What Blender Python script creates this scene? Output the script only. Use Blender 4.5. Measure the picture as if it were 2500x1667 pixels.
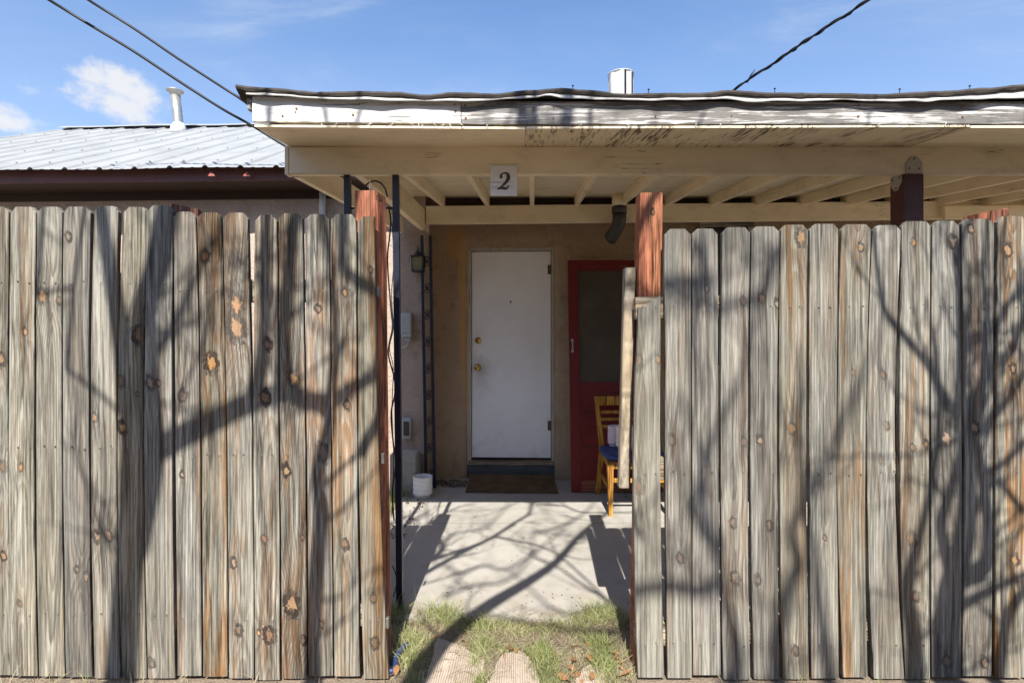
import bpy, bmesh, math, random
from mathutils import Vector, Matrix, Quaternion, noise as mnoise

R = math.radians
for o in list(bpy.data.objects):
    bpy.data.objects.remove(o, do_unlink=True)
scene = bpy.context.scene
C = scene.collection

# ------------------------------------------------------------------ camera
F = 1320.0                      # focal length in photograph pixels (19 mm on 36 mm)
CAMZ = 1.32
cam_d = bpy.data.cameras.new('camera')
cam = bpy.data.objects.new('camera', cam_d)
C.objects.link(cam)
cam.location = (0, 0, CAMZ)
cam.rotation_euler = (R(90), 0, 0)
cam_d.sensor_width = 36.0
cam_d.lens = 36.0 * F / 2500.0
cam_d.clip_start = 0.05
cam_d.clip_end = 3000
scene.camera = cam

# ------------------------------------------------------------------ light
SUN = Vector((-0.035, -1.0, 1.04))             # towards the sun
SUN_EL = math.atan2(SUN.z, math.hypot(SUN.x, SUN.y))
SUN_STRENGTH = 5.0
SKY_STRENGTH = 0.12
EXPOSURE = 1.10
sun_d = bpy.data.lights.new('sun', 'SUN')
sun_d.energy = SUN_STRENGTH
sun_d.angle = R(0.42)
sun_d.color = (1.0, 0.955, 0.88)
sun = bpy.data.objects.new('sun', sun_d)
C.objects.link(sun)
sun.rotation_euler = SUN.to_track_quat('Z', 'Y').to_euler()
scene.view_settings.view_transform = 'Standard'
scene.view_settings.look = 'None'
scene.view_settings.exposure = EXPOSURE
scene.view_settings.gamma = 1.0
scene.view_settings.use_curve_mapping = False
scene.render.engine = 'CYCLES'
scene.cycles.max_bounces = 7
scene.cycles.diffuse_bounces = 5
scene.cycles.glossy_bounces = 3


# ------------------------------------------------------------------ node expressions
class E:
    """A socket (or number) that builds Math nodes when calculated with."""
    nt = None

    def __init__(s, v):
        s.v = v

    @staticmethod
    def op(name, *a, clamp=False):
        n = E.nt.nodes.new('ShaderNodeMath')
        n.operation = name
        n.use_clamp = clamp
        for i, x in enumerate(a):
            x = x.v if isinstance(x, E) else x
            if isinstance(x, (int, float)):
                n.inputs[i].default_value = x
            else:
                E.nt.links.new(x, n.inputs[i])
        return E(n.outputs[0])

    def __add__(s, o): return E.op('ADD', s, o)
    __radd__ = __add__
    def __sub__(s, o): return E.op('SUBTRACT', s, o)
    def __rsub__(s, o): return E.op('SUBTRACT', o, s)
    def __mul__(s, o): return E.op('MULTIPLY', s, o)
    __rmul__ = __mul__
    def __truediv__(s, o): return E.op('DIVIDE', s, o)
    def __rtruediv__(s, o): return E.op('DIVIDE', o, s)
    def sqrt(s): return E.op('SQRT', s)
    def exp(s): return E.op('EXPONENT', s)
    def fract(s): return E.op('FRACT', s)
    def floor(s): return E.op('FLOOR', s)
    def abs(s): return E.op('ABSOLUTE', s)
    def clamp(s): return E.op('ADD', s, 0.0, clamp=True)
    def pow(s, p): return E.op('POWER', s, p)
    def max(s, o): return E.op('MAXIMUM', s, o)
    def min(s, o): return E.op('MINIMUM', s, o)


def sstep(a, b, x):
    n = E.nt.nodes.new('ShaderNodeMapRange')
    n.interpolation_type = 'SMOOTHSTEP'
    for i, v in ((1, a), (2, b)):
        n.inputs[i].default_value = v
    E.nt.links.new(x.v, n.inputs[0])
    return E(n.outputs[0])


def sepxyz(sock):
    n = E.nt.nodes.new('ShaderNodeSeparateXYZ')
    E.nt.links.new(sock, n.inputs[0])
    return E(n.outputs[0]), E(n.outputs[1]), E(n.outputs[2])


def comb(x, y, z):
    n = E.nt.nodes.new('ShaderNodeCombineXYZ')
    for i, v in enumerate((x, y, z)):
        v = v.v if isinstance(v, E) else v
        if isinstance(v, (int, float)):
            n.inputs[i].default_value = v
        else:
            E.nt.links.new(v, n.inputs[i])
    return n.outputs[0]


def nz(vec, scale=1.0, detail=2.0, rough=0.55, dist=0.0):
    n = E.nt.nodes.new('ShaderNodeTexNoise')
    n.inputs['Scale'].default_value = scale
    n.inputs['Detail'].default_value = detail
    n.inputs['Roughness'].default_value = rough
    n.inputs['Distortion'].default_value = dist
    E.nt.links.new(vec, n.inputs['Vector'])
    return E(n.outputs['Fac'])


def mixc(fac, a, b):
    n = E.nt.nodes.new('ShaderNodeMix')
    n.data_type = 'RGBA'
    n.clamp_factor = True
    if isinstance(fac, E):
        E.nt.links.new(fac.v, n.inputs[0])
    else:
        n.inputs[0].default_value = fac
    for i, c in ((6, a), (7, b)):
        if isinstance(c, tuple):
            n.inputs[i].default_value = (c[0], c[1], c[2], 1)
        else:
            E.nt.links.new(c, n.inputs[i])
    return n.outputs[2]


def obj_coord():
    n = E.nt.nodes.new('ShaderNodeTexCoord')
    return n.outputs['Object']


def obj_random():
    n = E.nt.nodes.new('ShaderNodeObjectInfo')
    return E(n.outputs['Random'])


def new_mat(name):
    m = bpy.data.materials.new(name)
    m.use_nodes = True
    m.node_tree.nodes.clear()
    E.nt = m.node_tree
    return m


def finish(m, color, rough=0.8, height=None, bump=0.3, dist=0.004, metallic=0.0, spec=0.3, trans=0.0):
    nt = m.node_tree
    E.nt = nt
    b = nt.nodes.new('ShaderNodeBsdfPrincipled')
    out = nt.nodes.new('ShaderNodeOutputMaterial')
    if isinstance(color, tuple):
        b.inputs['Base Color'].default_value = (*color, 1)
    else:
        nt.links.new(color, b.inputs['Base Color'])
    if isinstance(rough, E):
        nt.links.new(rough.v, b.inputs['Roughness'])
    else:
        b.inputs['Roughness'].default_value = rough
    b.inputs['Metallic'].default_value = metallic
    b.inputs['Specular IOR Level'].default_value = spec
    if height is not None:
        bp = nt.nodes.new('ShaderNodeBump')
        bp.inputs['Strength'].default_value = bump
        bp.inputs['Distance'].default_value = dist
        nt.links.new(height.v, bp.inputs['Height'])
        nt.links.new(bp.outputs[0], b.inputs['Normal'])
    nt.links.new(b.outputs[0], out.inputs[0])
    return m


# ------------------------------------------------------------------ world
def make_world():
    w = bpy.data.worlds.new('World')
    scene.world = w
    w.use_nodes = True
    nt = w.node_tree
    nt.nodes.clear()
    E.nt = nt
    sky = nt.nodes.new('ShaderNodeTexSky')
    sky.sky_type = 'NISHITA'
    sky.sun_disc = False
    sky.sun_elevation = SUN_EL
    sky.sun_rotation = math.atan2(SUN.x, SUN.y)
    sky.altitude = 1500
    sky.air_density = 1.0
    sky.dust_density = 2.2
    sky.ozone_density = 3.0
    tc = nt.nodes.new('ShaderNodeTexCoord')
    d = tc.outputs['Generated']
    x, y, z = sepxyz(d)
    az = E.op('ARCTAN2', x, y)
    el = E.op('ARCSINE', z)
    fb = nz(comb(az, el * 1.25, 0.0), 11.0, 9.0, 0.6)
    fb2 = nz(comb(az, el * 1.25, 3.7), 26.0, 5.0, 0.6)
    dens = None
    # a few fair-weather cumulus round the whole horizon: azimuth, elevation, half width, half height
    for a, e, sa, se in ((-36.8, 20.2, 5.2, 2.9), (-43.8, 16.6, 4.0, 1.1), (-62, 18, 8, 3), (-95, 14, 9, 3), (58, 15, 8, 2.6),
                         (95, 19, 9, 3.4), (140, 16, 10, 3), (-150, 20, 9, 3.2)):
        u = (az - R(a)) / R(sa)
        v = (el - R(e)) / R(se)
        vb = v * (1.0 + 0.25 * E.op('LESS_THAN', v, 0.0))
        q = 1.0 - (u * u + vb * vb) + (fb - 0.52) * 4.2 + (fb2 - 0.5) * 1.1
        s = sstep(0.05, 1.0, q) * sstep(-0.75, 0.9, 1.0 - (u * u * 0.5 + v * v * 0.5))
        dens = s if dens is None else dens.max(s)
    # thin high wisps, the same all over the sky
    zc = z.max(0.06) + 0.12
    wv = comb(x / zc * 0.55 + 3.1, y / zc * 1.3, 0.0)
    wi = nz(wv, 1.7, 7.0, 0.62, 1.1)
    wb = nz(comb(x / zc, y / zc, 5.0), 0.9, 2.0)
    wisp = sstep(0.52, 0.86, wi) * sstep(0.42, 0.62, wb) * 0.30
    veil = sstep(0.35, 0.75, wi) * 0.08 + 0.07 + sstep(0.72, 0.05, z) * 0.42
    hs = nt.nodes.new('ShaderNodeHueSaturation')
    hs.inputs['Saturation'].default_value = 1.25
    nt.links.new(sky.outputs[0], hs.inputs['Color'])
    k = 0.95 / (SKY_STRENGTH * 2 ** EXPOSURE)
    c1 = mixc((wisp + veil).clamp(), hs.outputs[0], (k * .84, k * .92, k * 1.04))
    c2 = mixc(dens * 0.84, c1, (k, k * .985, k * .98))
    bg = nt.nodes.new('ShaderNodeBackground')
    bg.inputs['Strength'].default_value = SKY_STRENGTH
    nt.links.new(c2, bg.inputs['Color'])
    out = nt.nodes.new('ShaderNodeOutputWorld')
    nt.links.new(bg.outputs[0], out.inputs[0])


make_world()


# ------------------------------------------------------------------ geometry helpers
def at(px, py, Y):
    """The point at depth Y that stands at this place of the 2500 x 1667 photograph."""
    return Vector(((px - 1250.0) * Y / F, Y, CAMZ - (py - 833.5) * Y / F))


def X(px, Y): return (px - 1250.0) * Y / F
def Z(py, Y): return CAMZ - (py - 833.5) * Y / F


def thing(name, label, cat, loc=(0, 0, 0), group=None):
    o = bpy.data.objects.new(name, None)
    o.empty_display_size = 0.1
    o.location = loc
    C.objects.link(o)
    o['label'] = label
    o['category'] = cat
    if group:
        o['group'] = group
    return o


def tag(o, label, cat, group=None):
    o['label'] = label
    o['category'] = cat
    if group:
        o['group'] = group
    return o


def rootloc(p):
    v = Vector((0, 0, 0))
    while p is not None:
        v = v + p.location
        p = p.parent
    return v


def link(o, parent):
    """Link an object whose transform is given in world space under a parent (parents are never rotated)."""
    C.objects.link(o)
    if parent is not None:
        m = parent
        inv = parent.get('_m')
        o.parent = parent
        o.matrix_parent_inverse = world_matrix(parent).inverted()
    return o


def world_matrix(o):
    m = Matrix.LocRotScale(o.location, o.rotation_euler, o.scale)
    if o.parent is not None:
        return world_matrix(o.parent) @ o.matrix_parent_inverse @ m
    return m


def mesh_obj(name, verts, faces, mat, parent=None, loc=(0, 0, 0), rot=None, smooth=False):
    me = bpy.data.meshes.new(name)
    me.from_pydata([tuple(v) for v in verts], [], faces)
    me.update()
    if smooth:
        me.polygons.foreach_set('use_smooth', [True] * len(me.polygons))
    o = bpy.data.objects.new(name, me)
    if mat is not None:
        me.materials.append(mat)
    o.location = loc
    if rot is not None:
        o.rotation_euler = rot
    return link(o, parent)


def bm_obj(name, bm, mat, parent=None, loc=(0, 0, 0), rot=None, smooth=False):
    me = bpy.data.meshes.new(name)
    bmesh.ops.recalc_face_normals(bm, faces=bm.faces)
    bm.to_mesh(me)
    bm.free()
    if smooth:
        me.polygons.foreach_set('use_smooth', [True] * len(me.polygons))
    if mat is not None:
        me.materials.append(mat)
    o = bpy.data.objects.new(name, me)
    o.location = loc
    if rot is not None:
        o.rotation_euler = rot
    return link(o, parent)


def add_box(bm, x0, x1, y0, y1, z0, z1):
    vs = [bm.verts.new(p) for p in ((x0, y0, z0), (x1, y0, z0), (x1, y1, z0), (x0, y1, z0),
                                    (x0, y0, z1), (x1, y0, z1), (x1, y1, z1), (x0, y1, z1))]
    fs = []
    for f in ((0, 3, 2, 1), (4, 5, 6, 7), (0, 1, 5, 4), (1, 2, 6, 5), (2, 3, 7, 6), (3, 0, 4, 7)):
        fs.append(bm.faces.new([vs[i] for i in f]))
    return vs, fs


def box(name, x0, x1, y0, y1, z0, z1, mat, parent=None, bev=0.003, rot=None):
    """An upright box given in world coordinates; its own origin is the middle of its base."""
    cx, cy = (x0 + x1) / 2, (y0 + y1) / 2
    bm = bmesh.new()
    add_box(bm, x0 - cx, x1 - cx, y0 - cy, y1 - cy, 0, z1 - z0)
    if bev:
        bmesh.ops.bevel(bm, geom=list(bm.edges), offset=bev, segments=1, affect='EDGES')
    return bm_obj(name, bm, mat, parent, (cx, cy, z0), rot)


def timber(name, p0, p1, w, h, mat, parent=None, bev=0.003, wob=0.0, seg=1, roll=0.0, seed=0):
    """A board from p0 to p1 (middle line): w wide sideways, h high. Its own X runs along its length."""
    p0, p1 = Vector(p0), Vector(p1)
    d = p1 - p0
    L = d.length
    xa = d.normalized()
    up = Vector((0, 0, 1)) if abs(xa.z) < 0.95 else Vector((0, -1, 0))
    ya = up.cross(xa).normalized()
    za = xa.cross(ya)
    rm = Matrix((xa, ya, za)).transposed()
    if roll:
        rm = rm @ Matrix.Rotation(roll, 3, 'X')
    bm = bmesh.new()
    rnd = random.Random(seed)
    rows = []
    n = max(1, seg)
    for i in range(n + 1):
        t = i / n
        oy = (rnd.random() - .5) * wob
        oz = (rnd.random() - .5) * wob
        ow = 1 + (rnd.random() - .5) * wob * 3
        rows.append([bm.verts.new((t * L, sy * w / 2 * ow + oy, sz * h / 2 * ow + oz))
                     for sy, sz in ((-1, -1), (1, -1), (1, 1), (-1, 1))])
    for a, b in zip(rows, rows[1:]):
        for k in range(4):
            bm.faces.new((a[k], a[(k + 1) % 4], b[(k + 1) % 4], b[k]))
    bm.faces.new(rows[0][::-1])
    bm.faces.new(rows[-1])
    if bev and n == 1:
        bmesh.ops.bevel(bm, geom=list(bm.edges), offset=bev, segments=1, affect='EDGES')
    o = bm_obj(name, bm, mat, None, p0, rm.to_euler())
    if parent is not None:
        o.parent = parent
        o.matrix_parent_inverse = world_matrix(parent).inverted()
    return o


def tube_data(pts, rads, sides=7, closed_caps=True):
    pts = [Vector(p) for p in pts]
    V, Fc = [], []
    prev = None
    for i, p in enumerate(pts):
        if i == 0:
            t = pts[1] - pts[0]
        elif i == len(pts) - 1:
            t = pts[-1] - pts[-2]
        else:
            t = pts[i + 1] - pts[i - 1]
        if t.length < 1e-9:
            t = Vector((0, 0, 1))
        t.normalize()
        if prev is None:
            a = t.orthogonal().normalized()
        else:
            a = (prev - t * prev.dot(t))
            a = a.normalized() if a.length > 1e-6 else t.orthogonal().normalized()
        prev = a
        b = t.cross(a)
        r = rads[i] if isinstance(rads, (list, tuple)) else rads
        for k in range(sides):
            an = 2 * math.pi * k / sides
            V.append(p + (a * math.cos(an) + b * math.sin(an)) * r)
    n = len(pts)
    for i in range(n - 1):
        for k in range(sides):
            k2 = (k + 1) % sides
            Fc.append((i * sides + k, i * sides + k2, (i + 1) * sides + k2, (i + 1) * sides + k))
    if closed_caps:
        Fc.append(tuple(range(sides))[::-1])
        Fc.append(tuple((n - 1) * sides + k for k in range(sides)))
    return V, Fc


class MB:
    def __init__(s):
        s.v, s.f = [], []

    def add(s, V, Fc):
        n = len(s.v)
        s.v += V
        s.f += [tuple(i + n for i in f) for f in Fc]

    def tube(s, pts, rads, sides=7):
        s.add(*tube_data(pts, rads, sides))

    def build(s, name, mat, parent=None, smooth=True, origin=None):
        o3 = Vector(origin) if origin is not None else Vector((0, 0, 0))
        return mesh_obj(name, [Vector(v) - o3 for v in s.v], s.f, mat, parent, o3, None, smooth)


def lathe_data(profile, center, sides=28):
    V, Fc = [], []
    c = Vector(center)
    n = len(profile)
    for r, z in profile:
        for k in range(sides):
            a = 2 * math.pi * k / sides
            V.append(c + Vector((r * math.cos(a), r * math.sin(a), z)))
    for i in range(n - 1):
        for k in range(sides):
            k2 = (k + 1) % sides
            Fc.append((i * sides + k, i * sides + k2, (i + 1) * sides + k2, (i + 1) * sides + k))
    Fc.append(tuple(range(sides))[::-1])
    Fc.append(tuple((n - 1) * sides + k for k in range(sides)))
    return V, Fc


def crom(pts, n=6):
    """Catmull-Rom through points (vectors of any length as tuples)."""
    pts = [tuple(p) for p in pts]
    out = []
    P = [pts[0]] + pts + [pts[-1]]
    for i in range(1, len(P) - 2):
        for j in range(n):
            t = j / n
            q = []
            for a, b, c, d in zip(P[i - 1], P[i], P[i + 1], P[i + 2]):
                q.append(0.5 * ((2 * b) + (-a + c) * t + (2 * a - 5 * b + 4 * c - d) * t * t + (-a + 3 * b - 3 * c + d) * t ** 3))
            out.append(tuple(q))
    out.append(pts[-1])
    return out


# ------------------------------------------------------------------ materials
def wood_mat(name, early, late, stain=(0.36, 0.17, 0.055), dark=(0.09, 0.085, 0.085), knots=True, axis='Z',
             rings=72.0, stain_amt=1.0, dark_amt=1.0, top_grey=True, vary=True):
    """Weathered flat-sawn boards: growth rings cut by the board and bent round the knots listed on each board."""
    m = new_mat(name)
    cx, cy, cz = sepxyz(obj_coord())
    if axis == 'X':
        u, v = cz, cx
        depth = cy
    else:
        u, v = cx, cz
        depth = cy
    rnd = obj_random()
    s1 = rnd * 57.0
    s2 = rnd * 131.0

    def attr(nm):
        n = E.nt.nodes.new('ShaderNodeAttribute')
        n.attribute_type = 'OBJECT'
        n.attribute_name = nm
        return sepxyz(n.outputs['Vector'])

    low = nz(comb(s1, v * 0.9, 0.0), 1.0, 2.0)
    low2 = nz(comb(v * 2.4, s1, 4.0), 1.0, 2.0)
    if knots:
        g0, g1, g2 = attr('grain')
        t_st, t_dk, t_lt = attr('tint')
    else:
        g0 = (rnd * 7.31).fract() * 0.10 - 0.05
        g1 = (rnd * 3.7).fract() * 0.03 + 0.004
        g2 = (rnd * 11.3).fract() * 0.03 - 0.015
        t_st = t_dk = t_lt = E(rnd.v) * 0.0 + 0.5
    du = u - g0 + (low2 - 0.5) * 0.016
    dd = g1 + g2 * v + (low - 0.5) * 0.06 + depth
    f = (du * du + dd * dd).sqrt()
    f = f + (nz(comb(u * 30.0, v * 2.2, s1), 1.0, 3.0) - 0.5) * 0.012
    kd = None
    kheart = None
    khalo = None
    kdark = None
    if knots:
        kn = nz(comb(u * 85.0, v * 50.0, s2), 1.0, 3.0) - 0.5
        for i in range(5):
            kx, kz, kr = attr('k%d' % i)
            ty = (kz / 10.0).floor()
            kz = kz - ty * 10.0
            kr = kr.max(1e-4)
            ex = (u - kx) / kr
            ez = (v - kz) / kr
            ex2 = ex * ex
            ez2 = ez * ez
            bump = (0.0 - (ex2 * 0.17 + ez2 * 0.028)).exp()
            f = f + bump * kr * 1.25
            q = (ex2 + ez2 * 0.42 + ex * ez * 0.22).sqrt() + kn * 1.5
            halo = (0.0 - (ex2 * 0.35 + ez2 * 0.014)).exp()
            kd = q if kd is None else kd.min(q)
            khalo = halo if khalo is None else khalo.max(halo)
            hh = ty * (1.0 - sstep(0.34, 0.70, q)) * (0.35 + 0.65 * (kr * 913.0).fract())
            kheart = hh if kheart is None else kheart.max(hh)
    t = f * (rings * (0.5 + 1.0 * (rnd * 5.3).fract()))
    g = t.fract()
    lt = sstep(0.08, 0.80, g) * (1.0 - sstep(0.84, 1.0, g))
    ringid = nz(comb(t.floor() * 0.37, s2, 0.0), 1.0, 1.0)
    lt = lt * (0.2 + 1.1 * sstep(0.3, 0.7, ringid)) * (0.35 + 1.1 * nz(comb(u * 9.0, v * 2.2, s2), 1.0, 2.0))
    fibre = nz(comb(u * 300.0, v * 7.0, s1), 1.0, 3.0, 0.7)
    fib2 = nz(comb(u * 170.0, v * 3.2, s2), 1.0, 3.0, 0.62)
    strk = nz(comb(u * 70.0 + f * 34.0, v * 0.9, s1 + 5.0), 1.0, 5.0, 0.68)
    broad = nz(comb(u * 16.0, v * 1.1, s2 + 3.0), 1.0, 3.0, 0.6)
    broad2 = nz(comb(u * 22.0, v * 2.2, s2 + 9.0), 1.0, 3.0, 0.6)
    base = mixc(sstep(0.25, 0.75, fib2), early, tuple(c * 0.70 for c in early))
    base = mixc(sstep(0.46, 0.66, strk) * 0.85, base, tuple(c * k for c, k in zip(early, (0.36, 0.31, 0.26))))
    base = mixc(sstep(0.38, 0.72, broad2) * 0.6, base, tuple(c * k for c, k in zip(early, (1.22, 1.18, 1.12))))
    wash = nz(comb(u * 7.0, v * 0.9, s2 + 70.0), 1.0, 4.0, 0.62)
    base = mixc(sstep(0.40, 0.68, wash) * 0.65, base, tuple(c * k for c, k in zip(early, (0.62, 0.50, 0.36))))
    smud = nz(comb(u * 30.0, v * 7.0, s1 + 33.0), 1.0, 4.0, 0.6)
    base = mixc(sstep(0.56, 0.74, smud) * 0.55, base, tuple(c * k for c, k in zip(early, (0.42, 0.36, 0.30))))
    col = mixc((lt * 0.62).clamp(), base, late)
    smask = sstep(0.44, 0.66, broad) * t_st * 1.8 * stain_amt
    if knots:
        smask = smask + khalo * 0.8 * sstep(0.34, 0.60, broad2) * (0.25 + t_st)
    smask = (smask * (0.10 + 0.7 * lt + 0.9 * sstep(0.44, 0.62, strk))).clamp()
    col = mixc(smask * 0.85, col, stain)
    dmask = sstep(0.47, 0.70, nz(comb(u * 10.0, v * 1.3, s1 + 21.0), 1.0, 4.0, 0.64)) * (0.2 + t_dk) * dark_amt
    if top_grey:
        dmask = dmask + sstep(1.35, 1.85, v) * 0.30 * sstep(0.3, 0.7, broad2)
    if knots:
        dmask = dmask + khalo * sstep(0.45, 0.65, broad) * 0.7
    dmask = (dmask * (0.35 + 1.0 * fib2)).clamp()
    col = mixc(dmask * 0.85, col, dark)
    crk = nz(comb(u * 40.0 + f * 12.0, v * 0.9, s2 + 40.0), 1.0, 3.0, 0.5)
    crack = (1.0 - sstep(0.004, 0.024, (crk - 0.5).abs())) * sstep(0.46, 0.58, nz(comb(u * 11.0, v * 2.0, s1 + 7.0), 1.0, 1.0))
    col = mixc(crack * 0.8, col, (0.03, 0.026, 0.022))
    col = mixc(sstep(0.52, 0.74, fibre) * 0.5, col, tuple(c * 0.34 for c in early))
    col = mixc(sstep(0.50, 0.28, fibre) * 0.35, col, tuple(min(1.0, c * 1.35) for c in early))
    con = nz(comb(u * 105.0 + f * 26.0, v * 2.6, s2 + 55.0), 1.0, 6.0, 0.74)
    con2 = nz(comb(u * 24.0, v * 1.5, s1 + 61.0), 1.0, 5.0, 0.66)
    con = sstep(0.36, 0.60, con) * 0.62 + sstep(0.34, 0.62, con2) * 0.38
    if knots:
        n1, n2, n3 = attr('nails')
        side = (u.abs() - 0.023) / 0.0032
        side = (0.0 - side * side).exp()
        run = None
        for nzv in (n1, n2, n3):
            dz = nzv - v
            r_ = sstep(-0.002, 0.004, dz) * (0.0 - dz.max(0.0) * 11.0).exp()
            run = r_ if run is None else run.max(r_)
        col = mixc(run * side * 0.75 * sstep(0.30, 0.60, broad2), col, (0.030, 0.024, 0.020))
    cm = E.nt.nodes.new('ShaderNodeMix')
    cm.data_type = 'RGBA'
    cm.blend_type = 'MULTIPLY'
    cm.inputs[0].default_value = 1.0
    E.nt.links.new(col, cm.inputs[6])
    E.nt.links.new(mixc(con, (0.16, 0.140, 0.115), (1.48, 1.48, 1.44)), cm.inputs[7])
    col = cm.outputs[2]
    h = lt * 0.5 + fibre * 0.45 + fib2 * 0.35 - crack * 1.2 + con * 0.5
    if knots:
        ring = sstep(0.38, 0.62, kd) * (1.0 - sstep(0.80, 1.25, kd)) * (0.50 + 0.8 * sstep(0.35, 0.65, broad2))
        core = 1.0 - sstep(0.42, 0.70, kd)
        col = mixc(core * 0.8, col, mixc(sstep(0.3, 0.7, fib2), (0.10, 0.05, 0.024), (0.20, 0.105, 0.05)))
        col = mixc(kheart * 0.85, col, mixc(sstep(0.3, 0.7, broad2), (0.36, 0.165, 0.050), (0.34, 0.235, 0.125)))
        col = mixc((ring * 0.9).clamp(), col, (0.03, 0.021, 0.016))
        h = h - ring * 0.8
    if knots:
        col = mixc(t_lt * 0.30, col, mixc(sstep(0.42, 0.64, strk), tuple(min(1.0, c * 1.45) for c in early), tuple(c * 0.62 for c in early)))
        br = E.nt.nodes.new('ShaderNodeHueSaturation')
        E.nt.links.new(((0.84 if vary else 0.95) + (0.38 if vary else 0.05) * (rnd * 17.7).fract()).v, br.inputs['Value'])
        E.nt.links.new(((0.72 if vary else 0.85) + (0.42 if vary else 0.05) * (rnd * 23.3).fract()).v, br.inputs['Saturation'])
        E.nt.links.new(col, br.inputs['Color'])
        col = br.outputs[0]
    return finish(m, col, 0.86, h, 0.6, 0.004, spec=0.15)


def paint_mat(name, paint, wood=(0.22, 0.205, 0.19), wear=0.3, axis='X', rough=0.55, dirt=0.25, crack_amt=0.5):
    """Old paint on boards: chalky, dirty, flaking along the grain to grey wood."""
    m = new_mat(name)
    cx, cy, cz = sepxyz(obj_coord())
    rnd = obj_random()
    s = rnd * 43.0
    u, v = (cx, cz) if axis == 'X' else (cz, cx)
    w = cy
    if axis == 'Y':
        u, v, w = cy * 0.6 + cx * 0.25, cx, cz
    st = nz(comb(u * 4.5, v * 85.0, w * 60.0 + s), 1.0, 6.0, 0.66)
    big = nz(comb(u * 2.6, v * 11.0, s + w * 8.0), 1.0, 5.0, 0.65)
    fine = nz(comb(u * 14.0, v * 190.0, w * 190.0 + s), 1.0, 3.0, 0.65)
    blot = nz(comb(u * 5.0, v * 9.0, w * 9.0 + s), 1.0, 4.0)
    th = 0.74 - wear * 0.42
    worn = sstep(th, th + 0.07, st * 0.62 + big * 0.42)
    thin = sstep(th - 0.12, th + 0.02, st * 0.62 + big * 0.42) * 0.28
    pc = mixc(sstep(0.45, 0.8, blot) * dirt, paint, tuple(c * k for c, k in zip(paint, (0.55, 0.50, 0.42))))
    pc = mixc(thin, pc, tuple(c * 0.62 for c in paint))
    wc = mixc(fine, tuple(c * 0.32 for c in wood), tuple(min(1, c * 1.55) for c in wood))
    col = mixc(worn, pc, wc)
    ck = nz(comb(u * 1.6, v * 46.0, w * 46.0 + s + 11.0), 1.0, 2.0)
    crack = (1.0 - sstep(0.0, 0.012, (ck - 0.5).abs())) * sstep(0.56, 0.66, nz(comb(u * 2.6, v * 7.0, s + 2.0), 1.0, 2.0)) * crack_amt
    col = mixc(crack, col, (0.05, 0.04, 0.03))
    h = 0.0 - worn * 0.7 + fine * 0.3 * worn - crack + nz(comb(u * 7.0, v * 25.0, w * 25.0 + s), 1.0, 3.0) * 0.5
    return finish(m, col, rough, h, 0.45, 0.003)


def plain_mat(name, c, rough=0.6, var=0.2, scale=8.0, metallic=0.0, bump=0.15, spec=0.35, fine=60.0):
    m = new_mat(name)
    oc = obj_coord()
    a = nz(oc, scale, 5.0, 0.6)
    b = nz(oc, fine, 3.0, 0.6)
    col = mixc(sstep(0.35, 0.75, a) * var * 2.0, c, tuple(k * 0.55 for k in c))
    col = mixc(sstep(0.4, 0.8, b) * var, col, tuple(min(1, k * 1.25) for k in c))
    return finish(m, col, rough, a * 0.4 + b * 0.6, bump, 0.002, metallic, spec)


def stucco_mat(name, c, patch=None):
    m = new_mat(name)
    oc = obj_coord()
    a = nz(oc, 1.6, 5.0, 0.6)
    g = nz(oc, 70.0, 4.0, 0.6)
    g2 = nz(oc, 24.0, 3.0, 0.6, 0.8)
    col = mixc(sstep(0.35, 0.7, a) * 0.5, c, tuple(k * 0.72 for k in c))
    col = mixc(sstep(0.50, 0.75, g) * 0.45, col, tuple(k * 0.45 for k in c))
    col = mixc(sstep(0.50, 0.72, nz(oc, 5.0, 6.0, 0.7)) * 0.8, col, tuple(k * q for k, q in zip(c, (0.60, 0.55, 0.50))))
    col = mixc(sstep(0.54, 0.70, g2) * 0.35, col, tuple(min(1.0, k * 1.3) for k in c))
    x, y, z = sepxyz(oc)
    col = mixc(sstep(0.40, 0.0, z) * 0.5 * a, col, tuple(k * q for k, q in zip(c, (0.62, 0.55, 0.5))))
    if patch is not None:
        # repair patch of newer plaster beside and above the door frame
        n = nz(comb(x * 9.0, y, z * 4.5), 1.0, 6.0, 0.65) - 0.5
        top = (((x + 0.535) / 0.10).pow(2.0) + ((z - 2.30) / 0.16).pow(2.0)).sqrt()
        strip = ((x + 0.47 + (z - 1.6) * 0.03) / 0.035).abs() + sstep(0.95, 0.25, z) * 2.0 + sstep(2.2, 2.4, z) * 3.0
        k = 1.0 - sstep(0.75, 1.35, (top.min(strip)) + n * 2.2)
        col = mixc(k * 0.85, col, patch)
    return finish(m, col, 0.92, g * 0.5 + g2 * 0.8, 1.0, 0.014, spec=0.1)


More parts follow.
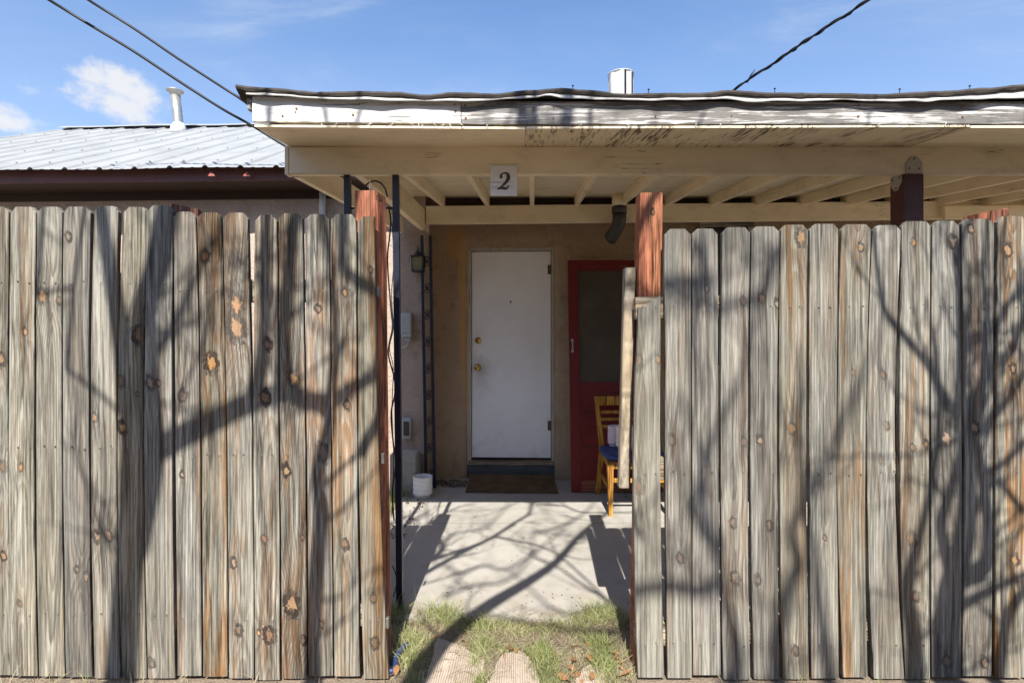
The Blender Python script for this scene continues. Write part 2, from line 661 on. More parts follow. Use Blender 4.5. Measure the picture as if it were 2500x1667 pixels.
def concrete_mat():
    m = new_mat('concrete')
    oc = obj_coord()
    a = nz(oc, 1.7, 6.0, 0.65)
    b = nz(oc, 9.0, 6.0, 0.7)
    g = nz(oc, 150.0, 3.0, 0.7)
    c = (0.355, 0.335, 0.30)
    col = mixc(sstep(0.35, 0.7, a) * 0.6, c, (0.275, 0.255, 0.222))
    col = mixc(sstep(0.50, 0.72, b) * 0.5, col, (0.27, 0.235, 0.19))
    col = mixc(sstep(0.58, 0.72, g) * 0.35, col, (0.24, 0.225, 0.20))
    x, y, z = sepxyz(oc)
    ln = nz(comb(x * 1.4, y * 1.4, 0.0), 1.0, 4.0, 0.5)
    crack = (1.0 - sstep(0.0, 0.004, (ln - 0.5).abs())) * sstep(0.5, 0.56, nz(comb(x, y, 4.0), 1.6, 1.0))
    col = mixc(crack * 0.22, col, (0.16, 0.14, 0.12))
    jy = (1.0 - sstep(0.003, 0.007, (y - 3.93 + (ln - 0.5) * 0.006).abs())).max(1.0 - sstep(0.003, 0.007, (x - 0.98 + (ln - 0.5) * 0.006).abs()))
    col = mixc(jy * 0.55, col, (0.13, 0.11, 0.09))
    edge = sstep(3.15, 2.55, y + (a - 0.5) * 0.8)
    col = mixc(edge * 0.45 * sstep(0.35, 0.6, b), col, (0.24, 0.195, 0.14))
    sp = nz(comb(x, y, 9.0), 32.0, 1.0)
    col = mixc(sstep(0.74, 0.79, sp) * 0.6, col, (0.12, 0.09, 0.06))
    return finish(m, col, 0.88, a * 0.3 + b * 0.4 + g * 0.5, 0.35, 0.004, spec=0.2)


def dirt_mat():
    m = new_mat('dirt')
    oc = obj_coord()
    a = nz(oc, 1.3, 5.0, 0.6)
    b = nz(oc, 30.0, 6.0, 0.7)
    g = nz(oc, 120.0, 3.0, 0.7)
    col = mixc(a, (0.29, 0.235, 0.175), (0.22, 0.17, 0.122))
    col = mixc(sstep(0.5, 0.7, b) * 0.6, col, (0.13, 0.095, 0.065))
    col = mixc(sstep(0.55, 0.7, g) * 0.5, col, (0.42, 0.35, 0.27))
    return finish(m, col, 0.95, b * 0.8 + g * 0.5, 0.8, 0.02, spec=0.1)


def blade_mat(name, c1, c2, c3):
    m = new_mat(name)
    n = E.nt.nodes.new('ShaderNodeVertexColor')
    n.layer_name = 'shade'
    r, g, b = sepxyz(n.outputs[0])
    col = mixc(r, c1, c2)
    col = mixc(g, col, c3)
    nt = m.node_tree
    bs = nt.nodes.new('ShaderNodeBsdfPrincipled')
    bs.inputs['Roughness'].default_value = 0.6
    bs.inputs['Specular IOR Level'].default_value = 0.25
    nt.links.new(col, bs.inputs['Base Color'])
    tr = nt.nodes.new('ShaderNodeBsdfTranslucent')
    nt.links.new(col, tr.inputs[0])
    mx = nt.nodes.new('ShaderNodeMixShader')
    mx.inputs[0].default_value = 0.28
    nt.links.new(bs.outputs[0], mx.inputs[1])
    nt.links.new(tr.outputs[0], mx.inputs[2])
    out = nt.nodes.new('ShaderNodeOutputMaterial')
    nt.links.new(mx.outputs[0], out.inputs[0])
    return m


M = {}
M['picket'] = wood_mat('weathered_picket', (0.262, 0.256, 0.226), (0.048, 0.037, 0.026), stain=(0.185, 0.086, 0.024), dark=(0.022, 0.021, 0.022))
M['rail'] = wood_mat('weathered_rail', (0.40, 0.36, 0.30), (0.17, 0.13, 0.09), knots=False, axis='X', stain_amt=0.4)
M['redwood'] = wood_mat('red_stained_post', (0.50, 0.155, 0.060), (0.16, 0.042, 0.020), stain=(0.60, 0.25, 0.085),
                        dark=(0.055, 0.03, 0.028), knots=True, rings=75.0, stain_amt=0.35, vary=False)
M['brownwood'] = wood_mat('rough_brown_post', (0.32, 0.14, 0.09), (0.11, 0.045, 0.03), stain=(0.30, 0.13, 0.07),
                          dark=(0.05, 0.03, 0.028), knots=True, rings=85.0, vary=False)
M['cream'] = paint_mat('cream_paint', (0.84, 0.72, 0.51), wear=0.17, dirt=0.42, crack_amt=0.9)
M['cream_deck'] = paint_mat('cream_paint_roof_underside', (0.78, 0.70, 0.53), wear=0.22, dirt=0.35, crack_amt=0.6)
M['white_old'] = paint_mat('white_paint_flaking', (0.60, 0.59, 0.565), wear=0.46, dirt=0.5, crack_amt=0.9)
M['white_worn'] = paint_mat('white_paint_mostly_gone', (0.54, 0.525, 0.50), wood=(0.15, 0.14, 0.13), wear=0.66, dirt=0.2, crack_amt=1.0)
M['soffit_worn'] = paint_mat('soffit_paint_cracked', (0.78, 0.67, 0.48), wood=(0.11, 0.085, 0.06), wear=0.46, axis='Y', dirt=0.35, crack_amt=1.0)
M['maroon'] = plain_mat('maroon_paint', (0.115, 0.045, 0.042), 0.5, 0.25, 6.0)
M['darkbrown'] = plain_mat('dark_brown_paint', (0.035, 0.019, 0.014), 0.6, 0.25, 6.0)
M['post_paint'] = plain_mat('dark_red_post_paint', (0.085, 0.026, 0.020), 0.5, 0.3, 9.0)
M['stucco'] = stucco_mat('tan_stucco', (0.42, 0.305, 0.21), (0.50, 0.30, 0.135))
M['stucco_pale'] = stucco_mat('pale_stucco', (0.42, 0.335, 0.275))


def door_mat():
    m = new_mat('white_door_paint')
    oc = obj_coord()
    x, y, z = sepxyz(oc)
    a = nz(oc, 2.5, 6.0, 0.65)
    sc = nz(comb(x * 14.0, y, z * 60.0), 1.0, 4.0, 0.7)
    g = nz(comb(x * 300.0, y, z * 40.0), 1.0, 2.0)
    col = mixc(sstep(0.42, 0.75, a) * 0.5, (0.86, 0.86, 0.88), (0.72, 0.71, 0.70))
    hand = (0.0 - (((x + 0.31) / 0.10).pow(2.0) + ((z - 0.92) / 0.22).pow(2.0))).exp()
    col = mixc(hand * sstep(0.35, 0.65, a) * 0.55, col, (0.30, 0.27, 0.23))
    foot = sstep(0.55, 0.0, z)
    col = mixc(foot * sstep(0.50, 0.68, nz(oc, 7.0, 5.0, 0.7)) * 0.25, col, (0.33, 0.30, 0.27))
    col = mixc(sstep(0.70, 0.76, sc) * 0.45, col, (0.25, 0.235, 0.22))
    return finish(m, col, 0.5, g * 0.3 + a * 0.4, 0.12, 0.002)


M['door'] = door_mat()
M['trim'] = paint_mat('door_trim_paint', (0.46, 0.42, 0.35), wear=0.42, axis='Z', dirt=0.4)
M['brass'] = plain_mat('brass', (0.62, 0.42, 0.13), 0.25, 0.1, 20.0, metallic=1.0, bump=0.02)
M['darkmetal'] = plain_mat('dark_hinge_metal', (0.10, 0.085, 0.07), 0.5, 0.3, 30.0, metallic=0.6)
M['iron'] = plain_mat('navy_black_iron', (0.012, 0.016, 0.032), 0.34, 0.25, 18.0, bump=0.12, spec=0.5)
M['galv'] = plain_mat('galvanised_metal', (0.42, 0.41, 0.38), 0.42, 0.25, 14.0, metallic=0.7, bump=0.05)
M['felt'] = plain_mat('dark_roof_felt', (0.060, 0.052, 0.046), 0.95, 0.5, 10.0, bump=0.8, spec=0.15)
M['drip'] = plain_mat('white_drip_edge', (0.46, 0.45, 0.43), 0.5, 0.45, 5.0, bump=0.1)
M['roofmetal'] = plain_mat('pale_galvalume_roof', (0.285, 0.293, 0.293), 0.55, 0.22, 2.2, metallic=0.05, bump=0.06)
M['ventwhite'] = plain_mat('white_vent_metal', (0.56, 0.56, 0.55), 0.5, 0.25, 6.0, bump=0.04)
M['black'] = plain_mat('black_cable', (0.012, 0.012, 0.014), 0.5, 0.1, 20.0)
M['hole'] = plain_mat('dark_void', (0.006, 0.006, 0.006), 0.9, 0.1)
M['blackpvc'] = plain_mat('black_pipe', (0.06, 0.06, 0.056), 0.45, 0.2, 12.0)
M['redpaint'] = paint_mat('red_door_paint', (0.14, 0.013, 0.013), wood=(0.20, 0.11, 0.055), wear=0.30, axis='Z', dirt=0.4)
M['redpaint_h'] = paint_mat('red_door_paint_rails', (0.14, 0.013, 0.013), wood=(0.20, 0.11, 0.055), wear=0.34, axis='X', dirt=0.4)
M['redpaint_bare'] = paint_mat('red_door_paint_bare', (0.24, 0.03, 0.022), wood=(0.22, 0.125, 0.06), wear=0.62, axis='X', dirt=0.4)


def screen_mat():
    m = new_mat('dark_insect_screen')
    oc = obj_coord()
    x, y, z = sepxyz(oc)
    w = ((x * 260.0).fract() - 0.5).abs().max(((z * 260.0).fract() - 0.5).abs())
    a = nz(oc, 3.0, 5.0, 0.6)
    col = mixc(sstep(0.36, 0.44, w), (0.026, 0.021, 0.016), (0.13, 0.108, 0.085))
    col = mixc(sstep(0.4, 0.7, a) * 0.5, col, (0.115, 0.096, 0.075))
    return finish(m, col, 0.7, w, 0.2, 0.001)


M['screen'] = screen_mat()
M['chairwood'] = wood_mat('honey_chair_wood', (0.50, 0.27, 0.065), (0.34, 0.165, 0.034), stain=(0.42, 0.20, 0.04), knots=False,
                          rings=60.0, dark_amt=0.1, stain_amt=0.3, top_grey=False)
M['cushion'] = plain_mat('blue_vinyl_cushion', (0.026, 0.055, 0.19), 0.5, 0.2, 9.0, bump=0.1)
M['pot'] = plain_mat('white_ceramic', (0.72, 0.71, 0.69), 0.35, 0.08, 9.0, bump=0.03)
M['pot_lilac'] = plain_mat('lilac_ceramic', (0.62, 0.52, 0.60), 0.4, 0.08, 9.0, bump=0.03)
M['soil'] = plain_mat('potting_soil', (0.045, 0.03, 0.02), 0.95, 0.4, 40.0, bump=0.9)
M['mat'] = plain_mat('brown_coir', (0.13, 0.085, 0.048), 0.95, 0.4, 9.0, bump=1.0, spec=0.05, fine=320.0)
M['block'] = plain_mat('grey_block', (0.30, 0.285, 0.26), 0.9, 0.3, 12.0, bump=0.6)
M['greybox'] = plain_mat('grey_utility_box', (0.36, 0.385, 0.40), 0.5, 0.12, 9.0)
M['glass'] = plain_mat('amber_lantern_glass', (0.20, 0.19, 0.11), 0.25, 0.2, 12.0)
M['pane'] = plain_mat('dark_window_glass', (0.03, 0.035, 0.04), 0.08, 0.1, 3.0, spec=0.6)
M['signwhite'] = paint_mat('sign_white_paint', (0.74, 0.735, 0.74), wear=0.22, axis='X', dirt=0.15, crack_amt=1.0)
M['signink'] = plain_mat('grey_green_numeral_paint', (0.060, 0.066, 0.058), 0.6, 0.5, 60.0)
M['concrete'] = concrete_mat()
M['dirt'] = dirt_mat()
M['leaf'] = plain_mat('dead_leaf', (0.26, 0.125, 0.05), 0.75, 0.8, 40.0, bump=0.4)
M['hose'] = plain_mat('blue_hose', (0.022, 0.04, 0.13), 0.4, 0.15, 20.0)
M['bark'] = plain_mat('grey_bark', (0.16, 0.125, 0.095), 0.9, 0.4, 14.0, bump=0.9)
M['rust'] = plain_mat('rusty_nail', (0.16, 0.075, 0.03), 0.8, 0.4, 90.0)
M['nail'] = plain_mat('nail_steel', (0.20, 0.19, 0.18), 0.45, 0.3, 60.0, metallic=0.5)
M['stone'] = wood_mat('wood_grained_stepping_slab', (0.40, 0.325, 0.255), (0.235, 0.175, 0.125), knots=False, axis='X', rings=95.0,
                      stain_amt=0.1, dark_amt=0.3, top_grey=False)
M['grass'] = blade_mat('grass_blades', (0.085, 0.155, 0.022), (0.22, 0.29, 0.065), (0.50, 0.43, 0.27))
M['straw'] = blade_mat('straw_blades', (0.36, 0.30, 0.20), (0.50, 0.44, 0.32), (0.17, 0.125, 0.075))

# ------------------------------------------------------------------ ground
g = mesh_obj('ground', [(-400, -400, -0.014), (400, -400, -0.014), (400, 900, -0.014), (-400, 900, -0.014)], [(0, 1, 2, 3)], M['dirt'])
g['kind'] = 'structure'


def make_patio():
    bm = bmesh.new()
    x0, x1, y0, y1 = -0.92, 4.6, 2.57, 5.35
    rnd = random.Random(5)
    top, bot = [], []
    pts = []
    n = 40
    for i in range(n + 1):
        pts.append((x0 + (x1 - x0) * i / n, y0 + (rnd.random() - .5) * .012))
    pts += [(x1, y1), (x0, y1)]
    for j in range(1, 16):
        pts.append((x0 + (rnd.random() - .5) * .014, y1 + (y0 - y1) * j / 16))
    t = [bm.verts.new((a, b, 0.0)) for a, b in pts]
    d = [bm.verts.new((a, b, -0.12)) for a, b in pts]
    bm.faces.new(t)
    for i in range(len(pts)):
        k = (i + 1) % len(pts)
        bm.faces.new((t[i], d[i], d[k], t[k]))
    o = bm_obj('patio', bm, M['concrete'])
    o['kind'] = 'structure'


make_patio()

# ------------------------------------------------------------------ fences
YF = 2.12                        # front face of the pickets
PT = 0.021                       # picket thickness


def picket_mesh(tl, tr, ml, mr, bl, br, zt, seed, ear=(1, 1), earw=0.020, cup=0.0, notch=None):
    """Front outline by three edge stations; returns (origin x, verts, faces) with the origin at the base middle."""
    rnd = random.Random(seed)
    xo = (bl + br) / 2
    zm = Z(1067, YF)
    zb = 0.0 + rnd.uniform(-0.004, 0.012)
    zear = zt - earw * rnd.uniform(0.95, 1.2)

    def edge(a, b, c, z):
        # quadratic through (zt', a), (zm, b), (0, c)
        z0, z1, z2 = zt - 0.05, zm, 0.0
        return (a * (z - z1) * (z - z2) / ((z0 - z1) * (z0 - z2)) + b * (z - z0) * (z - z2) / ((z1 - z0) * (z1 - z2))
                + c * (z - z0) * (z - z1) / ((z2 - z0) * (z2 - z1)))
    zs = [zb] + [zb + (zear - zb) * (i + 1) / 10 for i in range(10)]
    rows = []
    for i, z in enumerate(zs):
        wl = rnd.uniform(-.0012, .0012) if 0 < i < 10 else 0
        wr = rnd.uniform(-.0012, .0012) if 0 < i < 10 else 0
        rows.append((edge(tl, ml, bl, z) + wl, edge(tr, mr, br, z) + wr, z))
    L, Rr, _ = rows[-1]
    top = (L + (earw * rnd.uniform(.85, 1.15) if ear[0] else 0), Rr - (earw * rnd.uniform(.85, 1.15) if ear[1] else 0), zt)
    rows.append(top)
    if not ear[0]:
        rows[-1] = (L, rows[-1][1], zt - 0.004)
    V, Fc = [], []
    c = 0.0022
    for i, (a, b, z) in enumerate(rows):
        m = (a + b) / 2
        bow = 0.0015 * math.sin(z * 3 + seed)
        for xx, yy in ((a, c), (a + c, 0.0), (m, -cup), (b - c, 0.0), (b, c), (b, PT), (a, PT)):
            V.append((xx - xo, yy + bow, z))
    k = 7
    for i in range(len(rows) - 1):
        for j in range(k):
            j2 = (j + 1) % k
            Fc.append((i * k + j, i * k + j2, (i + 1) * k + j2, (i + 1) * k + j))
    Fc.append(tuple(range(k))[::-1])
    Fc.append(tuple((len(rows) - 1) * k + j for j in range(k)))
    return xo, V, Fc


def px2x(px): return X(px, YF)


def set_wood(o, seed, knots=(), xo=0.0, tint=None, grain=None, nails=(9.0, 9.0, 9.0)):
    rnd = random.Random(seed * 7 + 1)
    ks = list(knots)[:5]
    for i in range(5):
        if i < len(ks):
            kx, kz, kr, ty = ks[i]
            o['k%d' % i] = [kx - xo, kz + 10.0 * ty, kr]
        else:
            o['k%d' % i] = [9.0, 5.0, 0.001]
    o['nails'] = list(nails)
    o['grain'] = list(grain) if grain else [rnd.uniform(-.07, .07), rnd.uniform(.0, .03), rnd.uniform(-.02, .02)]
    o['tint'] = list(tint) if tint else [rnd.uniform(.2, .7), rnd.uniform(.2, .7), rnd.uniform(.0, .6)]


def build_fence(root, data, rails, seed0):
    nails = MB()
    rnd = random.Random(seed0)
    for i, d in enumerate(data):
        tl, tr, ml, mr, bl, br, yt = [float(v) for v in d[:7]]
        knots = d[7]
        opt = d[8] if len(d) > 8 else {}
        tl, tr, ml, mr, bl, br = map(px2x, (tl + .9, tr - .9, ml + .9, mr - .9, bl + .9, br - .9))
        xo, V, Fc = picket_mesh(tl, tr, ml, mr, bl, br, Z(yt, YF), seed0 + i, opt.get('ear', (1, 1)), cup=rnd.uniform(-.0015, .0025))
        dy = rnd.uniform(-.003, .003)
        if 'edit' in opt:
            V = opt['edit'](V, xo)
        o = mesh_obj('picket', V, Fc, M['picket'], root, (xo, YF + dy, 0))
        kn = []
        for k in knots:
            kx, ky, kr = k[:3]
            kn.append((px2x(kx), Z(ky, YF), kr / 622.6, k[3] if len(k) > 3 else 0))
        set_wood(o, seed0 + i, kn, xo, opt.get('tint'), opt.get('grain'), [float(rz(i) if callable(rz) else rz) for rz in rails])
        for rz in rails:
            rzz = rz(i) if callable(rz) else rz
            for fx in (0.28, 0.72):
                t = rzz / 1.8
                a = bl + (tl - bl) * t
                b = br + (tr - br) * t
                x = a + (b - a) * (fx + rnd.uniform(-.05, .05))
                z = rzz + rnd.uniform(-.008, .008)
                y = YF + dy - 0.0016
                r = 0.0036
                ring = [(x + r * math.cos(q * math.pi / 3), y - .0008, z + r * math.sin(q * math.pi / 3)) for q in range(6)]
                back = [(p[0], y + .006, p[2]) for p in ring]
                nails.add(ring + back, [tuple(range(6))[::-1]] + [(q, (q + 1) % 6, 6 + (q + 1) % 6, 6 + q) for q in range(6)])
    no = nails.build('nails', M['nail'], root, False)
    no['kind'] = 'stuff'


fence_left = thing('wooden_fence', 'weathered grey dog-eared picket fence panel left of the gate opening', 'fence', (X(450, YF), YF, 0))
LEFT = [
    (-246, -184, -248, -186, -244, -180, 507, [(-210, 800, 9, 1)]),
    (-180, -118, -182, -118, -176, -112, 503, [(-150, 1200, 10, 0)]),
    (-113, -50, -114, -50, -108, -44, 506, [(-90, 700, 9, 1), (-70, 1300, 8, 0)]),
    (-46, 19, -46, 18, -40, 27, 504, [(1, 878, 13, 1), (6, 1140, 11, 0), (7, 1358, 9, 1)]),
    (24, 88, 20, 83, 28, 93, 505, [(61, 809, 8, 1), (52, 1140, 8, 1), (50, 1473, 7, 0)], {'grain': (-.01, .012, .02), 'tint': (.25, .5, .2)}),
    (89, 152, 86, 150, 95, 159, 505, [(103, 725, 15, 1), (144, 735, 8, 0)], {'grain': (.0, .03, -.03), 'tint': (.1, .25, .6)}),
    (155, 222, 152, 216, 161, 226, 505, [(168, 579, 9, 1), (188, 1390, 8, 0), (211, 1408, 9, 1)], {'grain': (.005, .01, .012), 'tint': (.35, .3, .5)}),
    (227, 288, 219, 283, 228, 292, 503, [(230, 1020, 9, 1), (235, 1312, 12, 1), (264, 1309, 11, 1)], {'grain': (-.01, .006, .018), 'tint': (.3, .3, .4)}),
    (297, 358, 285, 349, 294, 357, 505, [(337, 817, 17, 0), (296, 931, 11, 0), (298, 1044, 12, 1), (334, 962, 5, 0)], {'tint': (.15, .55, .2)}),
    (357, 421, 351, 420, 359, 427, 501, [(367, 935, 14, 1), (388, 936, 7, 0), (369, 1618, 10, 0)], {'grain': (.004, .008, -.02), 'tint': (.4, .35, .4)}),
    (421, 478, 427, 488, 432, 492, 517, [(446, 966, 12, 0), (446, 1159, 7, 1)], {'tint': (.55, .35, .3)}),
    (480, 542, 490, 552, 495, 557, 519, [(515, 886, 19, 1), (500, 626, 13, 0)], {'tint': (.9, .8, .0), 'grain': (.0, .004, .014)}),
    (544, 606, 553, 616, 559, 621, 520, [(578, 800, 25, 1), (571, 1373, 10, 1), (584, 1537, 11, 0), (578, 745, 19, 1)], {'tint': (.6, .3, .4)}),
    (622, 677, 618, 681, 623, 685, 525, [(649, 970, 15, 0), (646, 1316, 9, 0), (659, 1549, 17, 0), (632, 1543, 6, 1), (655, 840, 12, 0)], {'tint': (.3, .7, .1)}),
    (680, 739, 683, 746, 687, 750, 521, [(717, 924, 15, 1), (699, 1149, 12, 1), (712, 1476, 21, 1), (741, 1562, 9, 1), (739, 1312, 6, 0)], {'tint': (.9, .6, .1)}),
    (743, 804, 748, 808, 752, 813, 523, [(777, 755, 9, 0), (789, 1105, 18, 0), (785, 1522, 8, 0)], {'tint': (1., .35, .3), 'grain': (.01, .01, .01)}),
    (806, 870, 810, 872, 815, 879, 523, [(842, 1327, 12, 0), (848, 989, 9, 0), (842, 715, 8, 1)], {'tint': (.8, .45, .2), 'grain': (.0, .004, -.016)}),
    (873, 914, 874, 923, 887, 950, 528, [(905, 660, 7, 0), (912, 1460, 10, 0), (915, 1570, 12, 0)], {'ear': (1, 0), 'tint': (.9, .5, .4)}),
]
re_ = random.Random(61)
for k in range(13):      # the panel runs on beyond the picture
    a_ = -315 - 67 * k + re_.uniform(-1, 1)
    LEFT.insert(0, (a_, a_ + 63, a_ - 2, a_ + 61, a_ + 3, a_ + 66, 505 + re_.uniform(-4, 5), [(a_ + re_.uniform(15, 50), re_.uniform(600, 1550), re_.uniform(7, 13), re_.choice((0, 1))) for _ in range(2)]))
zr = lambda py: Z(py, YF)
build_fence(fence_left, LEFT, (lambda i: zr(691 if i < 23 else 708), lambda i: zr(1092 if i < 23 else 1109), lambda i: zr(1498 if i < 23 else 1510)), 87)
YR = YF + PT + 0.006
for a, b, c in ((691, 1092, 1498),):
    for py in (a, b, c):
        timber('rail', (px2x(-1120), YR + .019, zr(py)), (px2x(421), YR + .019, zr(py)), .038, .089, M['rail'], fence_left)
for py in (708, 1109, 1510):
    timber('rail', (px2x(424), YR + .019, zr(py)), (px2x(905), YR + .019, zr(py)), .038, .089, M['rail'], fence_left)


def post_mesh(name, xb, xt, y, w, zt, mat, parent, rotz=0.0, chip=None, slant=0.0, seed=1, knots=(), tint=None, zb=-.3, rings=9):
    """A rough square post: base middle xb, top middle xt, its front at depth y."""
    rnd = random.Random(seed)
    V, Fc = [], []
    h = w / 2
    cy = y + h
    cs, sn = math.cos(rotz), math.sin(rotz)
    c = 0.006
    sec = [(-h + c, -h), (h - c, -h), (h, -h + c), (h, h - c), (h - c, h), (-h + c, h), (-h, h - c), (-h, -h + c)]
    for i in range(rings):
        t = i / (rings - 1)
        z = zb + (zt - zb) * t
        ox = (xt - xb) * ((z) / zt) + rnd.uniform(-.0015, .0015)
        for (sx, sy) in sec:
            zz = z
            if i == rings - 1:
                zz += slant * sx / h + rnd.uniform(-.004, .004)
                if chip:
                    zz += chip(sx / h, sy / h)
            V.append((sx * cs - sy * sn + ox, sx * sn + sy * cs, zz))
    k = len(sec)
    for i in range(rings - 1):
        for j in range(k):
            j2 = (j + 1) % k
            Fc.append((i * k + j, i * k + j2, (i + 1) * k + j2, (i + 1) * k + j))
    n0 = (rings - 1) * k
    V.append((xt - xb, 0, zt + (chip(0, 0) if chip else 0)))
    for j in range(k):
        Fc.append((n0 + j, n0 + (j + 1) % k, len(V) - 1))
    Fc.append(tuple(range(k))[::-1])
    o = mesh_obj(name, V, Fc, mat, parent, (xb, cy, 0))
    set_wood(o, seed, knots, 0.0, tint)
    return o


YP = YR + .038 + .002
p = post_mesh('post', X(911, YP), X(897, YP), YP, .098, Z(461, YP), M['redwood'], fence_left, rotz=R(-9), seed=31, slant=-.010,
              chip=lambda a, b: (-.016 if (a < -.4) else 0.0), knots=[(0.02, Z(485, YP), .007, 0)], tint=(.3, .5, 0))
p['label'] = 'red stained gate post with a chipped top corner'
post_mesh('post', X(440, YP), X(440, YP), YP, .10, Z(503, YP), M['brownwood'], fence_left, seed=33, slant=-.008, rotz=R(14))
post_mesh('post', X(-560, YP), X(-560, YP), YP, .09, Z(520, YP), M['brownwood'], fence_left, seed=34)
post_mesh('post', X(-1090, YP), X(-1090, YP), YP, .09, Z(520, YP), M['brownwood'], fence_left, seed=35)
# hinge leaves on the last picket's edge
for py, hh in ((712, .036), (1120, .040), (1522, .04)):
    xh = X(916 + (py - 600) * .027, YF)
    box('hinge', xh + .001, xh + .012, YF + .002, YF + .02, Z(py, YF) - hh / 2, Z(py, YF) + hh / 2, M['nail'], fence_left, .001)
# nail standing out of the post top
nl = MB()
pn = at(902, 459, YP + .04)
nl.tube([pn + Vector((0, 0, -.02)), pn + Vector((.001, 0, .028))], .0013, 5)
nl.tube([pn + Vector((.001, 0, .027)), pn + Vector((.001, 0, .030))], .004, 7)
nl.build('bent_nail', M['nail'], fence_left, False)

fence_right = thing('wooden_fence', 'silvery grey dog-eared picket fence panel right of the gate opening', 'fence', (X(2000, YF), YF, 0))


def jag(V, xo):
    """Splintered top of the board beside the gate post."""
    out = []
    for (x, y, z) in V:
        zt = Z(735, YF)
        if z > zt - 0.01:
            f = x / 0.05
            z = z - max(0.0, -f) * 0.022 + (0.030 if f > .7 else (0.008 if f > -.2 else 0))
            x = x + max(0.0, -f) * 0.018
        elif z > zt - 0.2 and x < 0:
            x = x + 0.006
        out.append((x, y, z))
    return out


RIGHT = [
    (1554, 1614, 1547, 1613, 1557, 1623, 738, [(1561, 881, 11, 0), (1607, 879, 9, 1), (1561, 1190, 14, 0)],
     {'ear': (0, 0), 'edit': jag, 'tint': (.05, .2, .9), 'grain': (.012, .02, .006)}),
    (1622, 1688, 1624, 1688, 1629, 1691, 559, [(1640, 1075, 11, 0), (1661, 1364, 10, 0)], {'tint': (.3, .25, .7), 'grain': (.003, .003, .0)}),
    (1689, 1754, 1690, 1756, 1693, 1762, 558, [(1726, 706, 8, 1)], {'tint': (.2, .4, .7), 'grain': (.0, .008, .022)}),
    (1762, 1832, 1759, 1826, 1766, 1833, 555, [(1814, 736, 9, 0), (1789, 1276, 10, 0), (1795, 1411, 13, 0), (1815, 1080, 10, 0)], {'tint': (.4, .3, .7)}),
    (1834, 1904, 1831, 1898, 1840, 1904, 553, [(1859, 729, 10, 1), (1897, 742, 8, 1), (1855, 1075, 10, 1), (1877, 1283, 10, 0), (1848, 1415, 10, 0)], {'tint': (.15, .35, .6)}),
    (1905, 1974, 1902, 1969, 1911, 1976, 549, [(1955, 581, 16, 1), (1933, 1047, 12, 1), (1942, 1587, 9, 0)], {'tint': (.45, .2, .7), 'grain': (.0, .02, .01)}),
    (1976, 2047, 1975, 2044, 1980, 2048, 547, [(2013, 1312, 6, 0)], {'tint': (.3, .4, .5), 'grain': (.0, .002, .0)}),
    (2053, 2127, 2044, 2115, 2058, 2119, 548, [(2100, 606, 9, 1), (2082, 910, 6, 0)], {'tint': (.75, .3, .6), 'grain': (.01, .003, .004)}),
    (2129, 2201, 2117, 2187, 2134, 2210, 550, [(2156, 916, 9, 1), (2164, 1041, 9, 0), (2153, 1124, 9, 0)], {'tint': (.25, .45, .6), 'grain': (.0, .01, -.025)}),
    (2202, 2274, 2196, 2270, 2212, 2273, 540, [(2231, 593, 9, 1), (2228, 1094, 8, 0), (2261, 1084, 8, 1), (2226, 1316, 14, 0), (2237, 1457, 10, 0)], {'tint': (.6, .35, .4)}),
    (2276, 2344, 2273, 2348, 2276, 2348, 539, [(2328, 591, 13, 1), (2311, 1070, 15, 1), (2312, 1614, 13, 0)], {'tint': (.2, .45, .5), 'grain': (-.01, .015, .02)}),
    (2349, 2430, 2354, 2426, 2350, 2423, 534, [(2380, 1044, 12, 1), (2405, 1618, 11, 1), (2372, 560, 9, 1)], {'tint': (.45, .5, .3)}),
    (2435, 2506, 2430, 2503, 2428, 2500, 528, [(2458, 612, 13, 1), (2474, 1365, 12, 1), (2472, 900, 9, 1)], {'tint': (1.4, .4, .2), 'grain': (.01, .02, .0)}),
    (2511, 2580, 2508, 2576, 2506, 2574, 530, [(2540, 900, 10, 1)]),
    (2586, 2654, 2582, 2650, 2580, 2648, 533, [(2620, 1200, 10, 0)]),
    (2660, 2728, 2656, 2724, 2654, 2722, 530, [(2690, 700, 9, 1)]),
]
for k in range(9):
    a_ = 2734 + 74 * k + re_.uniform(-1, 1)
    RIGHT.append((a_, a_ + 69, a_ - 4, a_ + 65, a_ - 6, a_ + 63, 530 + re_.uniform(-4, 4), [(a_ + re_.uniform(15, 50), re_.uniform(600, 1550), re_.uniform(7, 13), re_.choice((0, 1))) for _ in range(2)]))
build_fence(fence_right, RIGHT, (zr(748), zr(1154), zr(1572)), 300)
for py in (752, 1150, 1560):
    timber('rail', (px2x(1556), YR + .019, zr(py)), (px2x(3395), YR + .019, zr(py - 46)), .038, .089, M['rail'], fence_right)
p = post_mesh('post', X(1577, YP), X(1591, YP), YP, .092, Z(471, YP), M['redwood'], fence_right, seed=41,
              knots=[(.028, Z(518, YP), .010, 0)], tint=(.9, .35, 0))
p['label'] = 'orange red gate post standing above the pickets'
post_mesh('post', X(2437, YP), X(2437, YP), YP, .11, Z(511, YP), M['redwood'], fence_right, seed=43, slant=.010, rotz=R(24), tint=(.1, .9, 0))
post_mesh('post', X(3340, YP), X(3340, YP), YP, .09, Z(525, YP), M['brownwood'], fence_right, seed=44)
# board nailed to the side of the gate post
sb = timber('stop_board', (X(1528.5, 2.2), 2.245, Z(1197, 2.2)), (X(1542, 2.2), 2.245, Z(651, 2.2)), .046, .045, M['rail'], fence_right, .004)

# ------------------------------------------------------------------ porch
YB = 2.655                       # front of the front beam
YE = 2.30                        # front of the fascia
XL = -1.097                      # left end of the porch
XR = 4.7
SK = 0.038                       # the house stands turned by about two degrees
YBK = 4.90                       # back beam


def rz_(Y): return 2.285 + (Y - YB) * 0.117      # underside of the rafters


